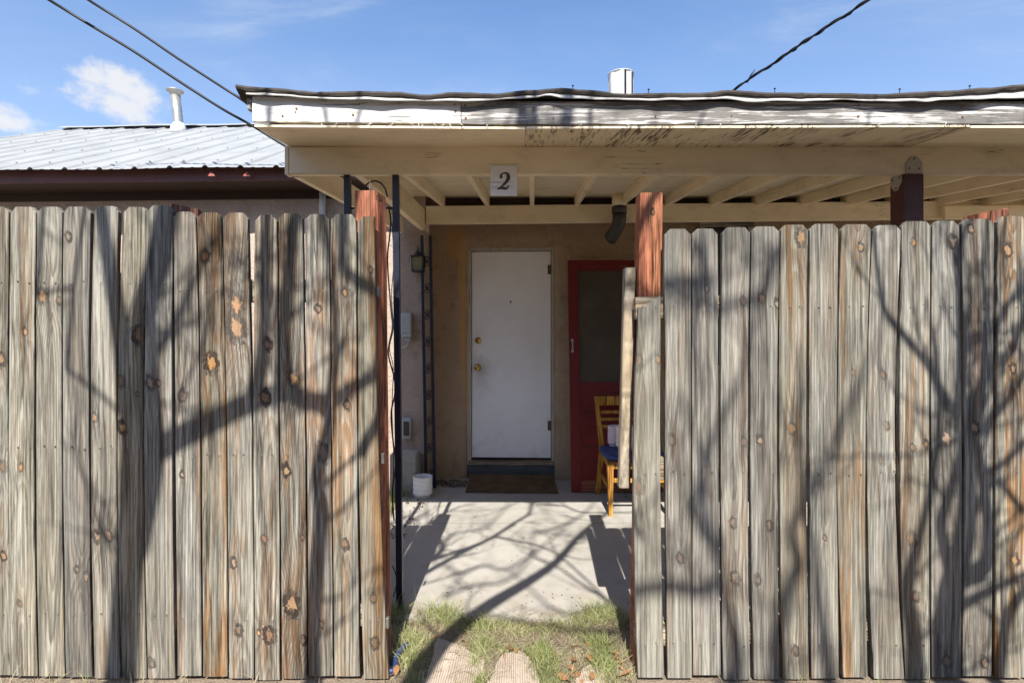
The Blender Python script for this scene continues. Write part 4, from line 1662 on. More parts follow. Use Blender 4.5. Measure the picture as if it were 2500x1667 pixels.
# drain pipe through the porch ceiling with a black elbow
dp = thing('drain_pipe', 'cream pipe with a black elbow hanging below the porch ceiling', 'pipe', (X(1512, 4.78), 4.78, Z(585, 4.78)))
dpx, dpy = X(1512, 4.78), 4.78
mb = MB()
mb.tube([(dpx, dpy, rz_(4.78) + .09), (dpx, dpy, Z(506, dpy))], .064, 22)
mb.build('pipe', M['cream'], dp)
mb = MB()
mb.tube([(dpx, dpy, Z(505, dpy)), (dpx, dpy, Z(522, dpy))], .066, 22)
mb.build('collar', M['blackpvc'], dp)
mb = MB()
mb.tube([(dpx, dpy, Z(522, dpy)), (dpx, dpy, Z(536, dpy)), (dpx - .004, dpy + .015, Z(546, dpy)), (dpx - .016, dpy + .05, Z(556, dpy)), (dpx - .045, dpy + .13, Z(572, dpy)), (dpx - .05, dpy + .14, Z(573, dpy))], [.060, .060, .060, .060, .060, .063], 22)
mb.build('elbow', M['blackpvc'], dp)
mb = MB()
mb.tube([(dpx, dpy, rz_(4.78) + .0885), (dpx, dpy, rz_(4.78) + .083)], .078, 20)
mb.build('ceiling_collar', M['cream'], dp)

# downspout-like white pipe on the wing wall
q = at(786, 470, YLW - .03)
mb = MB()
mb.tube([(q.x, wy(q.x, YLW) - .04, .02), (q.x, wy(q.x, YLW) - .04, 1.0), (q.x, wy(q.x, YLW) - .04, Z(500, YLW)), (q.x, wy(q.x, YLW) - .03, Z(468, YLW)), (q.x, wy(q.x, YLW) + .0, Z(466, YLW))], .029, 14)
tag(mb.build('wall_pipe', M['ventwhite'], None, True, (q.x, wy(q.x, YLW) - .04, 0)), 'white round pipe running up the stucco wing wall', 'pipe')


# ------------------------------------------------------------------ cables
def cable(name, pts, r, label, extra=None):
    root = None
    P = [tuple(at(*p)) for p in pts]
    P = [Vector(p) for p in crom(P, 18)]
    mb = MB()
    mb.tube(P, r, 8)
    if extra:
        for (a, b, off, rr, tw) in extra:
            pp = []
            n = len(P)
            for i, v in enumerate(P):
                t = i / (n - 1)
                if a <= t <= b:
                    ang = t * tw
                    pp.append(v + Vector((math.cos(ang) * off, 0, abs(math.sin(ang)) * off if tw < 9 else math.sin(ang) * off)))
            mb.tube(pp, rr, 6)
    o = mb.build(name, M['black'], None, True)
    return tag(o, label, 'cable')


cable('overhead_cable', [(-420, -330, 3.0), (-150, -165, 3.5), (119, 0, 3.9), (217, 60, 4.0), (325, 125, 4.1), (434, 197, 4.2), (542, 266, 4.3), (615, 307, 4.4), (698, 358, 4.45), (800, 416, 4.56)], .0105,
      'thick black overhead cable, lower of the two at upper left')
cable('overhead_cable', [(-300, -345, 3.0), (-40, -165, 3.5), (215, 0, 3.9), (325, 69, 4.0), (434, 143, 4.1), (542, 213, 4.2), (597, 249, 4.25), (660, 300, 4.4), (770, 386, 4.61)], .0095,
      'black overhead cable with a thin messenger wire, upper of the two at upper left', [(.3, .97, .013, .003, 6.2)])
cable('overhead_cable', [(2430, -190, 3.2), (2270, -92, 3.6), (2123, 0, 4.0), (2050, 47, 4.2), (1971, 98, 4.4), (1914, 138, 4.6), (1840, 187, 4.9), (1798, 217, 5.1), (1700, 300, 5.6), (1600, 430, 6.0)], .0085,
      'twisted black service cable dropping behind the porch roof at upper right', [(.0, 1.0, .012, .0065, 60.0), (.0, .93, -.011, .005, 47.0)])
mb = MB()
a, b = at(1826, 196, 4.95), at(1843, 171, 4.9)
mb.tube([a, (a + b) / 2 + Vector((-.004, 0, .0)), b], .005, 6)
tag(mb.build('wire_end', M['black'], None), 'short stub of black wire sticking up from the twisted cable', 'wire')

# ------------------------------------------------------------------ things on the left wall
YLQ = YLW - .012
lan = thing('wall_lantern', 'small black carriage lantern with amber glass on the left wall', 'lantern', at(1020, 662, YLQ))
lx, ly = X(1021, 4.86), 4.86
zl0, zl1 = Z(661, ly), Z(628, ly)
w0 = .052
for sx in (-1, 1):
    for sy in (-1, 1):
        timber('corner_bar', (lx + sx * w0 * .86, ly + sy * w0 * .86, zl0), (lx + sx * w0, ly + sy * w0, zl1), .007, .007, M['iron'], lan, 0)
box('base', lx - w0 - .004, lx + w0 + .004, ly - w0 - .004, ly + w0 + .004, zl0 - .010, zl0, M['iron'], lan, .002)
box('top_plate', lx - w0 - .010, lx + w0 + .010, ly - w0 - .010, ly + w0 + .010, zl1, zl1 + .008, M['iron'], lan, .002)
box('glass', lx - w0 * .82, lx + w0 * .82, ly - w0 * .82, ly + w0 * .82, zl0 + .001, zl1 - .001, M['glass'], lan, 0)
mb = MB()
mb.tube([(lx, ly, zl1 + .008), (lx, ly, zl1 + .035), (lx, ly, zl1 + .055), (lx, ly, zl1 + .07)], [.052, .030, .012, .008], 12)
mb.build('roof', M['iron'], lan)
mb = MB()
mb.tube([(lx + .012 * math.cos(t * .5), ly, zl1 + .082 + .012 * math.sin(t * .5)) for t in range(14)], .003, 5)
mb.build('ring', M['iron'], lan)
box('back_plate', lx - .03, lx + .03, 4.925, 4.938, zl0 + .01, zl1 + .05, M['iron'], lan, .002)
mb = MB()
mb.tube([(lx, ly + w0, (zl0 + zl1) / 2), (lx, 4.93, (zl0 + zl1) / 2)], .008, 6)
mb.build('arm', M['iron'], lan)

eb = thing('utility_box', 'grey utility box with conduit stub on the left wall below the lantern', 'utility box', at(992, 820, 4.93))
box('body', X(979, 4.87), X(1004, 4.87), 4.85, 4.935, Z(823, 4.87), Z(763, 4.87), M['greybox'], eb, .006)
box('lid', X(980.5, 4.87), X(1002.5, 4.87), 4.842, 4.849, Z(812, 4.87), Z(766, 4.87), M['greybox'], eb, .003)
box('conduit_stub', X(988, 4.87), X(1002, 4.87), 4.87, 4.915, Z(833, 4.87), Z(824, 4.87), M['greybox'], eb, .004)
mb = MB()
mb.tube([Vector(v) for v in crom([tuple(at(996, 834, 4.89)), tuple(at(994, 843, 4.89)), tuple(at(982, 848, 4.90)), tuple(at(975, 846, 4.91)), tuple(at(972, 860, 4.92))], 5)], .004, 6)
mb.build('wire', M['ventwhite'], eb)
sb2 = thing('utility_box', 'small weathered outlet box low on the left wall', 'utility box', at(993, 1072, 4.93))
box('body', X(983, 4.88), X(1003, 4.88), 4.865, 4.935, Z(1070, 4.88), Z(1020, 4.88), M['greybox'], sb2, .005)
box('cover', X(986, 4.88), X(1000, 4.88), 4.852, 4.863, Z(1062, 4.88), Z(1028, 4.88), M['darkmetal'], sb2, .003)

blk = thing('concrete_block', 'grey concrete block on the ground against the left wall', 'block', at(990, 1161, 4.80))
box('body', X(955, 4.72), X(1018, 4.72), 4.66, 4.90, -.01, Z(1108, 4.68), M['block'], blk, .008)

# cables dangling beside the gate post
dc = thing('loose_wires', 'black wires dangling in loops beside the iron column', 'wire', (X(955, 2.9), 2.9, 0))
for k, pts in enumerate(([(949, 505, 2.8), (954, 540, 2.8), (951, 580, 2.8), (946, 640, 2.8), (955, 760, 2.8), (958, 800, 2.8), (948, 860, 2.8), (962, 920, 2.8), (964, 960, 2.8), (955, 1010, 2.8), (960, 1080, 2.8), (966, 1130, 2.8), (958, 1200, 2.8), (962, 1270, 2.8)],
                         [(957, 545, 2.9), (961, 640, 2.9), (956, 720, 2.9), (960, 800, 2.9), (951, 850, 2.9), (960, 900, 2.9), (957, 1000, 2.9), (961, 1120, 2.9), (957, 1260, 2.9)],
                         [(958, 1380, 2.8), (966, 1400, 2.8), (969, 1425, 2.8), (962, 1450, 2.8), (958, 1470, 2.8)])):
    mb = MB()
    mb.tube([Vector(v) for v in crom([tuple(at(*p)) for p in pts], 6)], (.0045, .0025, .003)[k], 6)
    mb.build('wire', M['black'], dc)

# ------------------------------------------------------------------ things on the patio
def pot(name, label, cx, cy, z0, r, h, mat, bands, group=None, soil=True):
    t = thing(name, label, 'plant pot', (cx, cy, z0), group)
    prof = [(r * .72, 0), (r * .78, h * .02), (r * .80, h * .10), (r * .90, h * .14)]
    for b in range(bands):
        z = h * (.16 + .70 * b / bands)
        prof += [(r * .97, z), (r * .985, z + h * .02), (r * .985, z + h * .70 / bands * .72), (r * .955, z + h * .70 / bands * .80), (r * .955, z + h * .70 / bands * .92)]
    prof += [(r * .985, h * .88), (r, h * .96), (r * .985, h), (r * .90, h), (r * .875, h * .97), (r * .86, h * .80)]
    V, Fc = lathe_data(prof, (cx, cy, z0), 36)
    o = mesh_obj('body', V, Fc[:-1], mat, t, smooth=True)
    V, Fc = lathe_data([(r * .865, h * .80), (r * .863, h * .81), (r * .3, h * .825)], (cx, cy, z0), 24)
    mesh_obj('soil' if soil else 'inside', V, Fc, M['soil'] if soil else M['pot'], t, smooth=True)
    return t


pot('plant_pot', 'white banded ceramic pot on the patio by the iron column', X(1032, 4.60), 4.60, 0.0, .083, .178, M['pot'], 3)

# door mat, its back edge riding up on the sill
V, Fc = [], []
nx, ny = 30, 10
rnd = random.Random(8)
for lay in (0, 1):
    for j in range(ny + 1):
        t = j / ny
        y = 4.70 + .43 * t
        for i in range(nx + 1):
            s = i / nx
            x0, x1 = X(1136, 4.70), X(1362, 4.70)
            x = x0 + (x1 - x0) * s + rnd.uniform(-.002, .002)
            z = .004 + max(0, t - .72) ** 2 * .55 + (.012 if lay else 0) + (rnd.uniform(-.0015, .0015) if lay else 0)
            V.append((x - .24 * 0, y + (s - .5) * -.03, z))
n1 = (nx + 1) * (ny + 1)
for j in range(ny):
    for i in range(nx):
        a = j * (nx + 1) + i
        Fc.append((n1 + a, n1 + a + 1, n1 + a + nx + 2, n1 + a + nx + 1))
        Fc.append((a + nx + 1, a + nx + 2, a + 1, a))
def rim(seq):
    for a, b in zip(seq, seq[1:]):
        Fc.append((a, b, b + n1, a + n1))
rim(list(range(nx + 1)))
rim([j * (nx + 1) + nx for j in range(ny + 1)])
rim([ny * (nx + 1) + i for i in range(nx, -1, -1)])
rim([j * (nx + 1) for j in range(ny, -1, -1)])
tag(mesh_obj('door_mat', V, Fc, M['mat'], None), 'worn brown doormat in front of the white door', 'doormat')

# old red screen door leaning on the wall
sd = thing('screen_door', 'old red screen door leaning against the wall beside the white door', 'door', (X(1480, 4.73), 4.73, 0))
SDX, SDW, SDH = X(1395, 4.72), .80, 2.09
lean = math.atan2(.30, 2.07)


def sdbox(name, x0, x1, z0, z1, mat, d0=0.0, d1=.028, bev=.002, parent=None):
    bm = bmesh.new()
    cx = (x0 + x1) / 2
    horiz = (x1 - x0) > (z1 - z0)
    add_box(bm, x0 - cx, x1 - cx, d0, d1, 0, z1 - z0)
    if bev:
        bmesh.ops.bevel(bm, geom=list(bm.edges), offset=bev, segments=1, affect='EDGES')
    rm = Matrix.Rotation(-lean, 3, 'X')
    base = Vector((SDX + cx, 4.72, .006)) + rm @ Vector((0, 0, z0))
    o = bm_obj(name, bm, mat, None, base, rm.to_euler())
    pr = parent or sd
    o.parent = pr
    o.matrix_parent_inverse = world_matrix(pr).inverted()
    return o


def sdz(py):
    # height along the leaning door for a photograph row
    for i in range(400):
        s = i * SDH / 399
        y = 4.72 + math.sin(lean) * s
        z = .006 + math.cos(lean) * s
        if 833.5 - (z - CAMZ) * F / y <= py:
            return s
    return SDH


sdbox('stile', 0, .088, 0, SDH, M['redpaint'])
sdbox('stile', SDW - .088, SDW, 0, SDH, M['redpaint'])
sdbox('top_rail', .089, SDW - .089, SDH - .10, SDH, M['redpaint_h'])
rails_px = ((958, 933), (1037, 1011), (1118, 1092), (1203, 1173))
for k, (lo, hi) in enumerate(rails_px):
    sdbox('rail', .089, SDW - .089, max(0, sdz(lo)), sdz(hi), M['redpaint_bare'] if k == 3 else M['redpaint_h'])
for lo, hi in ((1011, 958), (1092, 1037), (1173, 1118)):
    sdbox('panel', .0895, SDW - .0895, sdz(lo) + .002, sdz(hi) - .002, M['redpaint_h'], .012, .020, 0)
sdbox('screen', .089, SDW - .089, sdz(933) + .001, SDH - .101, M['screen'], .014, .017, 0)
hz = sdz(845)
for k in (-1, 1):
    sdbox('handle_plate', .018, .040, hz + k * .050 - .012, hz + k * .050 + .012, M['galv'], -.004, -.0005, .001)
sdbox('handle', .024, .034, hz - .040, hz + .040, M['galv'], -.022, -.014, .002)

# chair
chair = thing('chair', 'honey wooden chair with a blue cushion behind the right fence', 'chair', (1.02, 4.4, 0))
cw = M['chairwood']
FY, BY = 4.095, 4.62
cxl, cxr = X(1490, FY), X(1490, FY) + .44
bxl, bxr = X(1468, 4.62), X(1468, 4.62) + .40


def leg(name, p0, p1, w0, w1, parent=chair):
    V, Fc = [], []
    p0, p1 = Vector(p0), Vector(p1)
    for p, w in ((p0, w0), ((p0 + p1) / 2, (w0 + w1) / 2), (p1, w1)):
        for sx, sy in ((-1, -1), (1, -1), (1, 1), (-1, 1)):
            V.append(p + Vector((sx * w / 2, sy * w / 2, 0)) - p0)
    for i in range(2):
        for k in range(4):
            k2 = (k + 1) % 4
            Fc.append((i * 4 + k, i * 4 + k2, (i + 1) * 4 + k2, (i + 1) * 4 + k))
    Fc += [(3, 2, 1, 0), (8, 9, 10, 11)]
    return mesh_obj(name, V, Fc, cw, parent, p0)


SH = .405
leg('leg', (cxl + .002, FY, 0), (cxl, FY + .01, SH), .030, .047)
leg('leg', (cxr - .002, FY, 0), (cxr, FY + .01, SH), .030, .047)
zt_b = .845
for s, xx in ((1, bxl), (-1, bxr)):
    leg('leg', (xx - s * .022, BY + .07, 0), (xx, BY - .02, SH + .02), .036, .040)
    leg('back_post', (xx, BY - .02, SH + .02), (xx - s * .035, BY + .07, zt_b), .040, .030)
# seat frame, stretchers and slats
timber('seat_rail', (cxl + .02, FY + .012, SH - .025), (cxr - .02, FY + .012, SH - .025), .024, .052, cw, chair)
timber('seat_rail', (cxl, FY + .03, SH - .025), (bxl, BY - .03, SH - .025), .024, .052, cw, chair)
timber('seat_rail', (cxr, FY + .03, SH - .025), (bxr, BY - .03, SH - .025), .024, .052, cw, chair)
timber('stretcher', (cxl + .02, FY + .012, .265), (cxr - .02, FY + .012, .265), .020, .032, cw, chair)
timber('stretcher', (cxl, FY + .03, .20), (bxl - .006, BY, .20), .020, .032, cw, chair)
timber('stretcher', (cxr, FY + .03, .20), (bxr + .006, BY, .20), .020, .032, cw, chair)


def slat(z0, z1, bow=.02, th=.016):
    V, Fc = [], []
    n = 10
    for i in range(n + 1):
        t = i / n
        z = (z0 + z1) / 2
        yb = BY - .02 + (.09) * ((z - SH) / (zt_b - SH)) + bow * 4 * t * (1 - t)
        sh = .035 * ((z - SH) / (zt_b - SH))
        x = bxl - sh + (bxr - bxl + 2 * sh) * t
        for yy, zz in ((yb - th / 2, z0), (yb - th / 2, z1), (yb + th / 2, z1), (yb + th / 2, z0)):
            V.append((x - bxl, yy - BY, zz - z0))
    for i in range(n):
        for k in range(4):
            k2 = (k + 1) % 4
            Fc.append((i * 4 + k, (i + 1) * 4 + k, (i + 1) * 4 + k2, i * 4 + k2))
    Fc += [(0, 1, 2, 3), tuple(n * 4 + k for k in (3, 2, 1, 0))]
    mesh_obj('slat', V, Fc, cw, chair, (bxl, BY, z0))


slat(.768, zt_b)
slat(.700, .724)
slat(.640, .664)
slat(.580, .604)
# cushion: rounded-square pad
V, Fc = [], []
ccx, ccy = (cxl + cxr) / 2, (FY + BY) / 2 - .02
ns = 40
prof = [(.93, 0.0), (1.0, .014), (1.0, .030), (.95, .044), (.80, .054), (.4, .060), (.02, .061)]
for s, z in prof:
    for k in range(ns):
        a = 2 * math.pi * k / ns
        ca, sa = math.cos(a), math.sin(a)
        e = (abs(ca) ** 4 + abs(sa) ** 4) ** -.25
        V.append((ccx + ca * e * .245 * s, ccy + sa * e * .265 * s, SH + .002 + z))
for i in range(len(prof) - 1):
    for k in range(ns):
        Fc.append((i * ns + k, i * ns + (k + 1) % ns, (i + 1) * ns + (k + 1) % ns, (i + 1) * ns + k))
Fc.append(tuple(range(ns))[::-1])
Fc.append(tuple((len(prof) - 1) * ns + k for k in range(ns)))
mesh_obj('cushion', V, Fc, M['cushion'], chair, smooth=True)
zc = SH + .063
pot('plant_pot', 'lilac white pot on the chair cushion, left of the ribbed one', X(1503, 4.40), 4.41, zc, .063, .165, M['pot_lilac'], 1, soil=False)
pot('plant_pot', 'ribbed white pot on the chair cushion, partly behind the fence', X(1527, 4.27), 4.265, zc, .078, .185, M['pot'], 5, soil=False)

# stepping slabs
def slab(pts, label, seed):
    rnd = random.Random(seed)
    P = []
    n = len(pts)
    for i in range(n):
        a, b = Vector(pts[i]), Vector(pts[(i + 1) % n])
        for k in range(5):
            q = a.lerp(b, k / 5)
            P.append((q.x + rnd.uniform(-.006, .006), q.y + rnd.uniform(-.006, .006)))
    cx = sum(p[0] for p in P) / len(P)
    cy = sum(p[1] for p in P) / len(P)
    bm = bmesh.new()
    # local X runs away from the camera so that the grain does too
    t = [bm.verts.new((q[1] - cy, -(q[0] - cx), .016)) for q in P]
    e = [bm.verts.new(((q[1] - cy) * 1.02, -(q[0] - cx) * 1.02, .008)) for q in P]
    d = [bm.verts.new(((q[1] - cy) * 1.02, -(q[0] - cx) * 1.02, -.05)) for q in P]
    bm.faces.new(t)
    for i in range(len(P)):
        k = (i + 1) % len(P)
        bm.faces.new((t[i], e[i], e[k], t[k]))
        bm.faces.new((e[i], d[i], d[k], e[k]))
    o = bm_obj('stepping_slab', bm, M['stone2'], None, (cx, cy, -.012), (0, 0, R(90 + rnd.uniform(-4, 4))))
    return tag(o, label, 'stepping slab', 'stepping slabs in the gate opening')


def stone_mat():
    m = new_mat('grained_stepping_slab')
    x, y, z = sepxyz(obj_coord())
    rnd = obj_random() * 31.0
    wv = (nz(comb(x * 3.0, y * 9.0, rnd), 1.0, 3.0) - 0.5) * 0.03
    line = ((y + wv * 0.6) * 110.0).fract()
    gr = sstep(0.62, 0.86, line) * (1.0 - sstep(0.9, 1.0, line))
    gr = gr * sstep(0.3, 0.55, nz(comb(x * 7.0, y * 30.0, rnd), 1.0, 3.0))
    b = nz(comb(x * 6.0, y * 9.0, rnd), 1.0, 5.0)
    f = nz(comb(x * 60.0, y * 160.0, rnd), 1.0, 3.0)
    col = mixc(b, (0.46, 0.385, 0.31), (0.36, 0.29, 0.225))
    col = mixc(sstep(0.5, 0.75, f) * 0.4, col, (0.25, 0.195, 0.15))
    col = mixc(gr * 0.45, col, (0.17, 0.125, 0.09))
    col = mixc(sstep(0.45, 0.7, b) * 0.35, col, (0.24, 0.18, 0.125))
    return finish(m, col, 0.9, f * 0.3 - gr * 1.0 + b * 0.3, 0.7, 0.006, spec=0.1)


M['stone2'] = stone_mat()


def gp(px, py):
    Y = F * CAMZ / (py - 833.5)
    return (X(px, Y), Y)


slab([gp(1020, 1720), gp(1140, 1720), gp(1185, 1610), gp(1120, 1575), gp(1060, 1558), gp(1045, 1640)], 'grooved tan stepping slab nearest the left gate post', 1)
slab([gp(1160, 1720), gp(1330, 1720), gp(1300, 1615), gp(1270, 1588), gp(1225, 1600)], 'grooved tan stepping slab in the middle of the gate opening', 2)
slab([gp(1400, 1720), gp(1480, 1720), gp(1475, 1640), gp(1440, 1625), gp(1405, 1650)], 'grooved tan stepping slab nearest the right gate post', 3)

# blue hose at the foot of the left gate post
mb = MB()
mb.tube([Vector(v) for v in crom([(X(920, 2.35) - .25, 2.6, .012), (*gp(945, 1640), .012), (*gp(968, 1610), .014), (*gp(985, 1585), .012), (*gp(1000, 1570), .0)], 6)], .011, 10)
tag(mb.build('garden_hose', M['hose'], None), 'short length of blue hose in the grass by the left gate post', 'hose')


# ------------------------------------------------------------------ grass, straw and leaves
def blades(name, label, spots, mat, kind, seed, cat):
    """spots: (x, y, radius, count, height, lean, dry)"""
    rnd = random.Random(seed)
    V, Fc, Cc = [], [], []
    for (cx, cy, rad, cnt, hgt, lean_, dry) in spots:
        for _ in range(cnt):
            a = rnd.uniform(0, 2 * math.pi)
            r = rad * math.sqrt(rnd.random())
            x, y = cx + r * math.cos(a), cy + r * math.sin(a)
            h = hgt * rnd.choice((.35, .5, .65, .8, .95, 1.2)) * rnd.uniform(.85, 1.1)
            ta = rnd.uniform(0, 2 * math.pi)
            ln = lean_ * rnd.uniform(.2, 1.2) * (0.4 + r / max(rad, 1e-3))
            w = rnd.uniform(.0011, .0024)
            tx, ty = math.cos(ta), math.sin(ta)
            px_, py_ = -ty, tx
            pp = rnd.uniform(0, math.pi)
            px_, py_ = math.cos(pp), math.sin(pp)
            c = (rnd.random(), min(1, max(0, dry + rnd.uniform(-.25, .25))) if rnd.random() < .8 else rnd.random() * dry, 0, 1)
            n0 = len(V)
            steps = 3
            zb = -.014
            for k in range(steps + 1):
                t = k / steps
                d = ln * h * t * t * 1.2
                z = zb + h * (t - .38 * ln * t * t * t)
                z = max(z, zb + .004 * t + .002)
                ww = w * (1 - t * .85)
                if k < steps:
                    V.append((x + tx * d - px_ * ww, y + ty * d - py_ * ww, z))
                    V.append((x + tx * d + px_ * ww, y + ty * d + py_ * ww, z))
                    Cc += [c, c]
                else:
                    V.append((x + tx * d, y + ty * d, z))
                    Cc.append(c)
            for k in range(steps - 1):
                Fc.append((n0 + 2 * k, n0 + 2 * k + 1, n0 + 2 * k + 3, n0 + 2 * k + 2))
            Fc.append((n0 + 2 * steps - 2, n0 + 2 * steps - 1, n0 + 2 * steps))
    o = mesh_obj(name, V, Fc, mat, None)
    ca = o.data.color_attributes.new('shade', 'FLOAT_COLOR', 'POINT')
    ca.data.foreach_set('color', [q for c in Cc for q in c])
    o['label'] = label
    o['category'] = cat
    o['kind'] = 'stuff'
    return o


sp_g = []
rg = random.Random(77)
for (px, py, rad, n, h, dry) in ((965, 1515, .05, 210, .13, .15), (985, 1560, .05, 160, .09, .4), (1000, 1580, .05, 200, .09, .25), (1030, 1560, .05, 160, .07, .35),
                                 (1040, 1520, .05, 170, .08, .45), (1075, 1515, .055, 260, .11, .15), (1100, 1525, .05, 220, .10, .2), (1130, 1540, .05, 200, .08, .3),
                                 (1165, 1545, .05, 240, .09, .15), (1180, 1580, .045, 220, .09, .2), (1168, 1612, .035, 160, .08, .2), (1205, 1540, .05, 180, .07, .35),
                                 (1235, 1545, .05, 180, .07, .3), (1265, 1550, .05, 130, .06, .5), (1310, 1545, .05, 130, .06, .5), (1345, 1545, .05, 170, .07, .35),
                                 (1385, 1540, .05, 170, .07, .4), (1420, 1530, .05, 200, .09, .3), (1455, 1520, .05, 260, .12, .2), (1490, 1515, .05, 240, .10, .35), (1515, 1530, .045, 220, .09, .5),
                                 (1320, 1590, .05, 230, .10, .15), (1330, 1625, .05, 240, .10, .15), (1345, 1660, .05, 200, .09, .2), (1300, 1600, .03, 90, .08, .3),
                                 (1462, 1580, .045, 260, .11, .1), (1470, 1625, .045, 240, .10, .15), (1478, 1665, .045, 160, .09, .3),
                                 (1172, 1665, .025, 120, .09, .2), (1120, 1680, .02, 50, .05, .3), (1012, 1660, .03, 110, .08, .3), (1005, 1620, .04, 190, .10, .25), (1530, 1640, .03, 90, .06, .7),
                                 (960, 1560, .04, 130, .09, .55), (950, 1600, .03, 100, .08, .7), (1400, 1600, .05, 110, .05, .8), (1420, 1650, .05, 90, .05, .9)):
    x, y = gp(px, py - (14 if py < 1560 else 0))
    sp_g.append((x, y, rad * 1.25, int(n * .9), h * .9, .9, min(1, dry + .2)))
for k in range(26):
    px = rg.uniform(955, 1540)
    x, y = gp(px, rg.uniform(1530, 1600))
    sp_g.append((x, y, .05, 60, rg.uniform(.03, .06), 1.0, rg.uniform(.4, .95)))
# tufts along the left of the patio and by the walls
for (x, y, n, h) in ((-1.0, 4.25, 160, .13), (-1.02, 4.5, 150, .14), (-.97, 4.0, 120, .12), (-.95, 4.62, 120, .13), (-1.05, 3.7, 110, .11), (-1.02, 3.2, 110, .11), (-.98, 2.85, 90, .09), (-1.1, 4.75, 90, .12)):
    sp_g.append((x, y, .07, n, h, .6, .25))
blades('grass', 'tufts of green grass growing in the gate opening and beside the patio', sp_g, M['grass'], 'stuff', 11, 'grass')

sp_s = []
for (x0, x1, y0, y1, n) in ((gp(960, 1600)[0], gp(1530, 1600)[0], 2.08, 2.62, 900),):
    for k in range(n):
        sp_s.append((rg.uniform(x0, x1), rg.uniform(y0, y1), .03, 11, rg.uniform(.025, .05), rg.choice((1.6, 2.2, 2.8)), rg.uniform(.1, .8)))
# dry stems along the foot of the pickets
for k in range(150):
    px = rg.uniform(-250, 930)
    sp_s.append((X(px, 2.07), rg.uniform(2.02, 2.105), .012, 3, rg.choice((.03, .04, .05, .09)), rg.uniform(.6, 1.6), .3))
for k in range(40):
    px = rg.uniform(1560, 2700)
    sp_s.append((X(px, 2.07), rg.uniform(2.02, 2.1), .012, 3, rg.choice((.03, .04, .06)), rg.uniform(.6, 1.6), .3))
for k in range(60):
    sp_s.append((rg.uniform(-1.6, -.95), rg.uniform(2.8, 4.8), .05, 9, rg.uniform(.03, .09), 1.2, .3))
for (x, y) in (gp(1025, 1505), gp(1012, 1512), gp(1035, 1500)):
    sp_s.append((x, y, .01, 3, .16, .35, .1))
blades('straw', 'dry straw and dead stems lying between the grass and along the fence foot', sp_s, M['straw'], 'stuff', 12, 'straw')
# green sprigs standing before the fence
sp_w = []
for px, py, h in ((130, 1640, .07), (205, 1640, .08), (1905, 1655, .03), (1960, 1650, .09), (2150, 1640, .06), (2270, 1645, .05), (1835, 1655, .05)):
    sp_w.append((X(px, 2.08), 2.085, .012, 9, h, .8, .45))
blades('weeds', 'sparse green weeds standing at the foot of the pickets', sp_w, M['grass'], 'stuff', 13, 'weeds')
# litter by the wall
rnd = random.Random(4)


def leaf_mesh():
    V = []
    n = 7
    for i in range(n):
        t = i / (n - 1)
        w = math.sin(math.pi * min(1, t * .95 + .02)) ** .8 * .30
        z = .10 * math.sin(t * 3) + .02
        V += [(t - .5, -w, z + .10), (t - .5, 0, z), (t - .5, w, z + .12)]
    Fc = []
    for i in range(n - 1):
        a = i * 3
        Fc += [(a, a + 1, a + 4, a + 3), (a + 1, a + 2, a + 5, a + 4)]
    me = bpy.data.meshes.new('leaf')
    me.from_pydata(V, [], Fc)
    me.polygons.foreach_set('use_smooth', [True] * len(me.polygons))
    me.materials.append(M['leaf'])
    return me


lm = leaf_mesh()
leaf_px = [(1060, 1558), (1245, 1588), (1262, 1594), (1400, 1620), (1395, 1634), (1410, 1650), (1425, 1600), (1440, 1612), (1435, 1580), (1505, 1610), (1515, 1622), (1520, 1635),
           (1500, 1600), (1420, 1665), (1360, 1652), (1372, 1660), (1385, 1666), (1445, 1660), (1130, 1568), (1140, 1575), (1230, 1605), (1480, 1655), (1510, 1655), (1530, 1650),
           (975, 1620), (968, 1645), (1340, 1585), (1350, 1600), (1405, 1588), (1395, 1648)]
for (px, py) in leaf_px:
    o = bpy.data.objects.new('dead_leaf', lm)
    C.objects.link(o)
    x, y = gp(px, py)
    o.location = (x, y, rnd.uniform(.002, .016))
    s = rnd.uniform(.022, .046)
    o.scale = (s, s, s)
    o.rotation_euler = (rnd.uniform(-.6, .6), rnd.uniform(-.5, .5), rnd.uniform(0, 6.28))
    tag(o, 'curled orange-brown dead leaf lying in the straw of the gate opening', 'leaf', 'dead leaves in the gate opening')
# dark leaf litter along the wall foot
mbv, mbf = [], []
for k in range(420):
    if k < 220:
        x, y = rnd.uniform(-.80, -.42), rnd.uniform(4.88, 5.12)
    elif k < 300:
        x, y = rnd.uniform(.95, 1.6), rnd.uniform(4.55, 5.0)
    else:
        x, y = rnd.uniform(-.95, -.7), rnd.uniform(3.6, 4.9)
    s = rnd.uniform(.006, .018)
    a = rnd.uniform(0, 6.28)
    n0 = len(mbv)
    for (u, v, w) in ((-1, -.4, 0), (1, -.3, .25), (.9, .5, .4), (-.8, .4, .1)):
        mbv.append((x + s * (u * math.cos(a) - v * math.sin(a)), y + s * (u * math.sin(a) + v * math.cos(a)), .004 + s * w + rnd.uniform(0, .012)))
    mbf.append((n0, n0 + 1, n0 + 2, n0 + 3))
for k in range(150):
    x, y = rnd.uniform(-.85, .95), rnd.uniform(2.6, 4.9)
    if k < 60:
        y = rnd.uniform(2.56, 2.85)
    s = rnd.uniform(.002, .0065)
    a = rnd.uniform(0, 6.28)
    n0 = len(mbv)
    for (u, v, w) in ((-1, -.4, 0), (1, -.3, .25), (.9, .5, .4), (-.8, .4, .1)):
        mbv.append((x + s * (u * math.cos(a) - v * math.sin(a)), y + s * (u * math.sin(a) + v * math.cos(a)), .003 + s * w))
    mbf.append((n0, n0 + 1, n0 + 2, n0 + 3))
